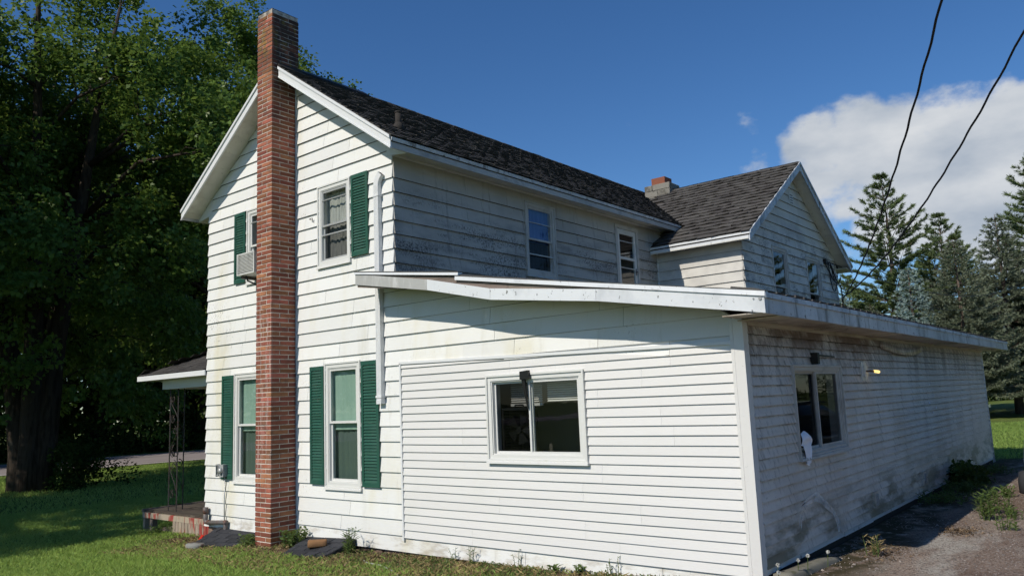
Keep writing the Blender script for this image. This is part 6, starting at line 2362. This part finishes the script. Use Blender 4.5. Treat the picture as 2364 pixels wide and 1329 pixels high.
def make_spruce(seed, H, R, z0, dens=1.0):
    rnd = random.Random(seed)
    rng = np.random.default_rng(seed)
    mb = MB().tube([(0, 0, -.3), (0, 0, H * .5), (0, 0, H)], [.2 * H / 9, .11 * H / 9, .012], 8)
    TP, TD = [], []
    z = z0
    while z < H - .15:
        t = (z - z0) / (H - z0)
        ln = R * (1 - t) ** .85 * (1 + .12 * math.sin(z * 5)) + .12
        nb = int(9 - 3 * t)
        for b in range(nb):
            a = 2 * math.pi * (b + rnd.uniform(-.4, .4)) / nb + z * 3.1
            l_ = ln * rnd.uniform(.72, 1.18)
            dx_, dy_ = math.cos(a), math.sin(a)
            droop = .20 * (1 - t)
            pts = [Vector((dx_ * l_ * s, dy_ * l_ * s, z + l_ * (-droop * s + .30 * s * s * s + .10 * t * s))) for s in (0, .25, .5, .75, 1)]
            mb.tube(pts, [.022, .018, .013, .009, .004], 4, False)
            ns = max(3, int(l_ * 6.0 * dens))
            for q in range(ns):
                s = .22 + .78 * (q + rnd.random()) / ns
                k = min(3, int(s * 4))
                p = pts[k].lerp(pts[k + 1], s * 4 - k)
                for side in (-1, 1):
                    sl = l_ * .30 * (1.1 - s) * rnd.uniform(.6, 1.2) + .08
                    dirv = Vector((dx_ * .7 - dy_ * side * .75, dy_ * .7 + dx_ * side * .75, -.10)).normalized()
                    nt = max(1, int(sl * 8))
                    for e in range(nt):
                        f_ = (e + .7) / nt
                        TP.append(p + dirv * sl * f_ - Vector((0, 0, .06 * f_)))
                        TD.append(dirv + Vector((dx_ * .3, dy_ * .3, .12)))
        z += .24 + .10 * rnd.random()
    TP, TD = np.array(TP), unit(np.array(TD))
    V, F = tuft_fan(TP, TD, rng, 10, np.full(len(TP), .17), .042, .42)
    return mb, V, F


reg('pineA', make_pine(4, 15.4, 4.9, 2.4, 18, .10), MAT['barkpine'], MAT['pine'], 'pine')
reg('pineB', make_pine(9, 14.0, 4.6, 1.6, 19, .08), MAT['barkpine'], MAT['pine'], 'pine')
reg('spruceBlue', make_spruce(5, 8.4, 2.5, .5), MAT['barkpine'], MAT['bluespruce'], 'blue_spruce')
reg('spruceGrey', make_spruce(6, 10.2, 3.3, 1.6), MAT['barkpine'], MAT['spruce'], 'spruce')
GC = 'conifers on the right'
plant_tree('pineA', 'tall dark pine with layered branches right of the wing gable', 'tree', 'pine_tree', (-4.6, 47.0, hz(-4)), .4, 1.0, GC, None)
plant_tree('pineB', 'bushy green pine between the tall pine and the grey spruce', 'tree', 'pine_tree', (-2.9, 55.0, hz(-3)), 1.9, .98, GC, None)
plant_tree('pineB', 'broken topped pine with bare twigs leaning behind the blue spruce', 'tree', 'pine_tree', (-4.2, 57.0, hz(-4)), 4.0, .86, GC, None)
plant_tree('pineA', 'pine cut off by the right edge of the picture', 'tree', 'pine_tree', (3.5, 51.0, hz(4)), 2.8, 1.02, GC, None)
plant_tree('spruceBlue', 'pale blue spruce rising behind the flat roof', 'tree', 'blue_spruce_tree', (-1.85, 38.9, hz(-1.8)), .2, .98, GC, None)
plant_tree('spruceBlue', 'small blue spruce half hidden by the wing corner', 'tree', 'blue_spruce_tree', (-6.2, 41.5, hz(-6)), 1.2, .90, GC, None)
plant_tree('spruceGrey', 'large grey green spruce at the right with hanging boughs', 'tree', 'spruce_tree', (0.35, 39.6, hz(.3)), .7, .93, GC, None)
plant_tree('spruceGrey', 'grey green spruce with a bare trunk foot at the right edge', 'tree', 'spruce_tree', (1.75, 44.9, hz(1.7)), 2.2, 1.12, GC, None)
plant_tree('spruceGrey', 'dark little spruce between the pine and the blue spruce', 'tree', 'spruce_tree', (-4.9, 42.5, hz(-5)), 3.0, .68, GC, None)
# the tree line goes on to the right, outside the frame
for i, (k_, x, y, s_) in enumerate((('spruceGrey', 9.5, 44.0, 1.05), ('pineA', 14.5, 40.0, .95), ('wood', 22.0, 38.0, .7), ('spruceGrey', 20.0, 27.0, 1.0), ('wood', 31.0, 22.0, .75), ('pineB', 29.0, 8.0, 1.0), ('wood', 37.0, -3.0, .75))):
    plant_tree(k_, 'tree of the line outside the right edge, %s from the drive' % names[i], 'tree', {'s': 'spruce_tree', 'p': 'pine_tree', 'w': 'woodland_tree'}[k_[0]], (x, y, hz(x)), i * 1.7, s_, 'trees outside the right edge', None)
plant_tree('pineB', 'dark green pine filling the gap behind the big grey spruce', 'tree', 'pine_tree', (-1.3, 50.5, hz(-1)), 5.1, .80, GC, None)
plant_tree('pineB', 'rounded green pine behind the small blue spruce near the wing', 'tree', 'pine_tree', (-9.0, 53.0, hz(-9)), 0.9, .72, GC, None)
plant_tree('spruceGrey', 'slim grey spruce just left of the pine at the right edge', 'tree', 'spruce_tree', (3.3, 47.0, hz(3.3)), 4.2, 1.0, GC, None)
# hedge at the end of the lawn
c, rad = [], []
for i in range(300):
    x = rng.uniform(-34, 22) if i < 150 else rng.uniform(8, 80)
    c.append((x, 88 + rng.uniform(-1, 2.5) - max(0, x - 20) * .5, hz(x) + rng.uniform(.3, 2.6 if x < 14 else 4.5)))
    rad.append((1.6, 1.1, .9))
V, F = leaf_mass(rng, np.array(c), np.array(rad), 170, .26)
hd = thing('hedge', 'long leafy hedge at the far end of the right lawn', 'hedge', (-6, 88, hz(-6)))
link(bpy.data.objects.new('foliage', np_mesh('foliage', V, F, MAT['hedge'])), hd)

# ---- weeds and foundation plants


def weed(label, loc, n, h, spread, leaf, mat='weed', seed=1, name='weed', narrow=.35, lean=.35, cat='weed', group='weeds along the walls'):
    rnd = random.Random(seed)
    rngw = np.random.default_rng(seed)
    loc = Vector(loc)
    t = thing(name, label, cat, tuple(loc), group)
    mb = MB()
    P, D = [], []
    for i in range(n):
        a = rnd.uniform(0, 6.283)
        d = Vector((math.cos(a), math.sin(a), 0))
        b = loc + d * rnd.uniform(0, spread)
        hh = h * rnd.uniform(.6, 1.1)
        tip = b + Vector((0, 0, hh)) + d * hh * lean * rnd.random()
        mb.tube([b - Vector((0, 0, .02)), b.lerp(tip, .5) + Vector((0, 0, .02)), tip], [.005, .004, .002], 4, False)
        k = max(4, int(hh / .022))
        for e in range(k):
            f_ = .12 + .88 * e / k
            p = b.lerp(tip, f_)
            aa = e * 2.4 + i
            P.append(p)
            D.append((math.cos(aa), math.sin(aa), .45))
    tag(mb.build('stem', MAT['stem'], t), kind='stuff')
    P, D = np.array(P), np.array(D)
    L = rngw.uniform(.7, 1.2, len(P)) * leaf
    V, F = leaves(P, D, unit(np.array([0, 0, 1.0]) + rngw.normal(size=P.shape) * .4), L, L * narrow)
    link(bpy.data.objects.new('leaf_cluster', np_mesh('leaf_cluster', V, F, MAT[mat])), t)['kind'] = 'stuff'
    return t


def dz(x):
    return hz(x) + .01


weed('leafy green weed clump in the angle right of the chimney base', (-2.05, -.22, hz(-2.05)), 26, .24, .20, .07, seed=1, narrow=.6)
weed('low weeds left of the chimney base beside the left hatch', (-2.85, -.42, hz(-2.85)), 22, .17, .22, .06, seed=2, narrow=.6)
weed('small weed under the porch opening', (-6.6, .02, hz(-6.6)), 26, .16, .35, .06, seed=3, narrow=.5)
weed('thin grassy weed by the right corner of the right hatch', (-.70, -.30, hz(-.7)), 10, .34, .05, .12, seed=4, narrow=.12)
weed('spiky little weed against the addition skirt, left one', (1.05, -.06, hz(1.05)), 3, .17, .03, .05, seed=5, narrow=.25)
weed('taller spiky weed against the addition skirt', (1.35, -.10, hz(1.35)), 3, .26, .03, .05, seed=6, narrow=.25)
weed('broad leaved weed at the bottom edge before the addition', (2.62, -.12, hz(2.6)), 7, .10, .04, .08, seed=7, narrow=.4)
weed('broad leaved weed further right at the bottom edge', (2.95, -.10, hz(2.9)), 7, .10, .05, .08, seed=17, narrow=.4)
weed('thin dry weed stalk against the addition skirt', (2.05, -.07, hz(2.05)), 4, .20, .05, .04, seed=8, narrow=.3)
weed('wispy weed stalks right of centre before the addition', (3.35, -.06, hz(3.3)), 4, .20, .10, .04, seed=9, narrow=.3)
weed('bright tall weed in the sunny drive near the car', (6.08, 4.55, dz(6)), 14, .36, .09, .11, seed=10, narrow=.16)
weed('second bright weed in the sunny drive close behind the first', (6.12, 5.15, dz(6)), 13, .34, .10, .11, seed=11, narrow=.16)
weed('low sprawling weed in the sunny drive nearest the camera', (6.36, 3.85, dz(6.3)), 10, .17, .12, .07, seed=12, narrow=.3)
weed('low weed beside the car bumper', (6.30, 4.80, dz(6.3)), 14, .16, .16, .07, seed=13, narrow=.3)
weed('small weed at the drive edge under the car', (5.95, 6.9, dz(6)), 14, .18, .18, .07, seed=14, narrow=.4)
weed('pale grass tuft on the mossy strip by the kerb', (5.45, 1.75, dz(5.4)), 9, .22, .08, .10, 'drygrass', seed=15, narrow=.1)
weed('dark weed mat in the shade along the side wall', (5.25, 6.1, dz(5.2)), 46, .15, .42, .08, seed=18, narrow=.35)
weed('dark weed mat in the shade further along the side wall', (5.35, 7.4, dz(5.2)), 46, .18, .50, .08, seed=19, narrow=.35)
weed('dark weeds in the shade near the far wall corner', (5.30, 10.6, dz(5.2)), 40, .15, .55, .08, seed=20, narrow=.35)
bs = thing('bush', 'dark leafy bush against the far half of the side wall', 'bush', (5.15, 8.5, dz(5.2)))
cb = np.array([(5.16 + rng.normal() * .12, 8.5 + rng.normal() * .24, dz(5.2) + rng.uniform(.05, .26)) for _ in range(22)])
V, F = leaf_mass(rng, cb, np.full((22, 3), .17), 80, .065)
link(bpy.data.objects.new('foliage', np_mesh('foliage', V, F, MAT['hedge'])), bs)
mb = MB()
for i in range(8):
    q = Vector(cb[i])
    mb.tube([(5.15, 8.5, dz(5.2) - .03), Vector((5.15, 8.5, dz(5.2))).lerp(q, .6), q], [.012, .009, .003], 5)
mb.build('stem', MAT['stem'], bs)
# dandelion clocks by the kerb
for i, (x, y, h) in enumerate(((4.99, .22, .15), (5.12, .40, .17), (5.16, .55, .19), (5.06, .05, .12), (5.22, .95, .16))):
    t = thing('dandelion', ['dandelion clock on the kerb, nearest the corner post', 'dandelion clock second along the kerb', 'tallest dandelion clock at the kerb', 'low dandelion clock at the foot of the corner post', 'dandelion clock at the far end of the kerb'][i], 'flower', (x, y, dz(x)), 'dandelion clocks by the kerb')
    top = Vector((x + .02, y - .02, dz(x) + h))
    MB().tube([(x, y, dz(x)), (x + .006, y, dz(x) + h * .5), top], .0035, 4).build('stem', MAT['stem'], t)
    P = np.repeat(np.array([top]), 60, 0)
    D = unit(np.random.default_rng(i).normal(size=(60, 3)))
    V, F = leaves(P, D, unit(np.random.default_rng(i + 9).normal(size=(60, 3))), np.full(60, .022), np.full(60, .008))
    link(bpy.data.objects.new('seed_head', np_mesh('seed_head', V, F, MAT['dandelion'])), t)

# ---- grass, dead leaves, gravel


def blades(n, xr, yr, h, w, seed, accept, zf=hz, lean=.45):
    r = np.random.default_rng(seed)
    x = r.uniform(xr[0], xr[1], n)
    y = r.uniform(yr[0], yr[1], n)
    k = accept(x, y, r)
    x, y = x[k], y[k]
    z = np.interp(x, HX, HZ)
    a = r.uniform(0, 6.283, len(x))
    hh = h * r.uniform(.5, 1.25, len(x))
    ln = r.normal(size=(len(x), 2)) * lean * hh[:, None]
    c, s = np.cos(a) * w * .5, np.sin(a) * w * .5
    v0 = np.stack([x - c, y - s, z - .006], 1)
    v1 = np.stack([x + c, y + s, z - .006], 1)
    v2 = np.stack([x + ln[:, 0] * .35 + c * .7, y + ln[:, 1] * .35 + s * .7, z + hh * .6], 1)
    v3 = np.stack([x + ln[:, 0], y + ln[:, 1], z + hh], 1)
    V = np.stack([v0, v1, v2, v3], 1).reshape(-1, 3)
    return V, np.arange(len(V)).reshape(-1, 4)


def vnoise(x, y, s, o=0.0):
    return (np.sin(x * s * 1.7 + o) * np.cos(y * s * 2.1 - o) + np.sin((x + y) * s * 3.1 + o * 2) * .5 + np.sin((x - 2 * y) * s * 5.3) * .25) / 1.75


def lawn_ok(x, y, r):
    # bare strip near the walls, none under the buildings or hatches
    bare = np.clip((y + .95 + .35 * vnoise(x, y, 1.3)) / .5, 0, 1) * (x > -5.4)
    ok = r.random(len(x)) > bare * .93
    ok &= ~((y > -.03) & (x > -4.95))
    ok &= ~((y > .15) & (x > -7.6) & (x <= -4.9))
    ok &= ~((x > -2.0) & (x < -.8) & (y > -.70)) & ~((x > -4.45) & (x < -3.05) & (y > -.70)) & (x < 5.0)
    return ok


V1, F1 = blades(230000, (-13.5, 4.0), (-4.2, 5.0), .055, .0085, 1, lambda x, y, r: lawn_ok(x, y, r) & (y < 1.2 + (-x) * .22))
V2, F2 = blades(80000, (-29, -11), (-3.0, 16), .075, .020, 2, lambda x, y, r: (x > -28.3 + .13 * y) & (r.random(len(x)) > .1))
V3, F3 = blades(60000, (-6, 6.5), (14.1, 34), .075, .018, 3, lambda x, y, r: r.random(len(x)) > .05)
Vg = np.concatenate([V1, V2, V3])
tag(link(bpy.data.objects.new('grass', np_mesh('grass', Vg, np.arange(len(Vg)).reshape(-1, 4), MAT['grassblade']))), 'mown green lawn grass', 'grass', kind='stuff')
# rank dry grass on the worn strip by the wall
V, F = blades(26000, (-5.2, 4.9), (-1.6, -.03), .05, .007, 4, lambda x, y, r: (r.random(len(x)) < .55 + .6 * vnoise(x, y, 2.2)) & ~((x > -2.0) & (x < -.8) & (y > -.72)) & ~((x > -4.45) & (x < -3.05) & (y > -.72)), lean=.9)
tag(link(bpy.data.objects.new('dry_grass', np_mesh('dry_grass', V, F, MAT['drygrass']))), 'dry straw coloured grass on the worn strip by the wall', 'grass', kind='stuff')
# ground-hugging weeds in the worn strip
r = np.random.default_rng(12)
n = 9000
x, y = r.uniform(-1.0, 4.8, n), -.04 - np.abs(r.normal(size=n)) * .55
k = (vnoise(x, y, 2.6, 1.0) > -.15)
x, y = x[k], y[k]
P = np.stack([x, y, np.interp(x, HX, HZ) + r.uniform(0, .035, len(x))], 1)
D = unit(np.stack([r.normal(size=len(x)), r.normal(size=len(x)), r.uniform(0, .8, len(x))], 1))
L = r.uniform(.015, .04, len(x))
V, F = leaves(P, D, unit(np.array([0, 0, 1.0]) + r.normal(size=P.shape) * .5), L, L * .6)
tag(link(bpy.data.objects.new('clover_patch', np_mesh('clover_patch', V, F, MAT['weed']))), 'low clover and weeds on the worn strip before the addition', 'ground cover', kind='stuff')


def litter(name, label, mat, n, area, size, seed, flat=.25, zoff=.012):
    r = np.random.default_rng(seed)
    P = []
    for (cx, cy, sx, sy, wt) in area:
        m = int(n * wt)
        x = cx + r.normal(size=m) * sx
        y = cy + r.normal(size=m) * sy
        P.append(np.stack([x, y, np.interp(x, HX, HZ) + zoff + r.random(m) * .02], 1))
    P = np.concatenate(P)
    D = unit(np.stack([r.normal(size=len(P)), r.normal(size=len(P)), r.normal(size=len(P)) * flat], 1))
    L = r.uniform(.6, 1.4, len(P)) * size
    V, F = leaves(P, D, unit(np.array([0, 0, 1.0]) + r.normal(size=P.shape) * .35), L, L * .7)
    return tag(link(bpy.data.objects.new(name, np_mesh(name, V, F, MAT[mat]))), label, 'litter', kind='stuff')


litter('dead_leaves', 'dead brown leaves and wood chips on the bare ground', 'deadleaf', 5200, [(-5.2, -.45, .55, .28, .42), (-2.45, -.72, .35, .15, .14), (-.55, -.30, .28, .18, .22), (5.95, 3.55, .12, .18, .10), (5.5, 1.9, .12, .25, .06), (.3, -.12, .5, .07, .10)], .026, 6)
# small stones loose on the drive
r = np.random.default_rng(19)
n = 9500
x, y = r.uniform(5.0, 8.2, n), r.uniform(-.6, 9.5, n)
k = (vnoise(x, y, 1.1, .6) + .35 * r.normal(size=n)) > -.1
x, y = x[k], y[k]
s = r.uniform(.004, .012, len(x)) * (1 + 1.2 * (r.random(len(x)) > .93))
tet = np.array([(1, 0, -.3), (-.5, .87, -.3), (-.5, -.87, -.3), (0, 0, .7)])
ang = r.uniform(0, 6.28, len(x))
ca, sa = np.cos(ang), np.sin(ang)
Vp = np.zeros((len(x), 4, 3))
for i, t in enumerate(tet):
    jx_ = 1 + r.uniform(-.3, .3, len(x))
    Vp[:, i, 0] = x + s * (t[0] * ca - t[1] * sa) * jx_
    Vp[:, i, 1] = y + s * (t[0] * sa + t[1] * ca) * jx_
    Vp[:, i, 2] = np.interp(x, HX, HZ) + .018 + s * t[2] * .8
b = np.arange(len(x))[:, None] * 4
Ft = np.concatenate([b + np.array([[0, 1, 3]]), b + np.array([[1, 2, 3]]), b + np.array([[2, 0, 3]])])
tag(link(bpy.data.objects.new('gravel', np_mesh('gravel', Vp.reshape(-1, 3), Ft, MAT['pebble']))), 'loose gravel scattered on the worn drive', 'gravel', kind='stuff')
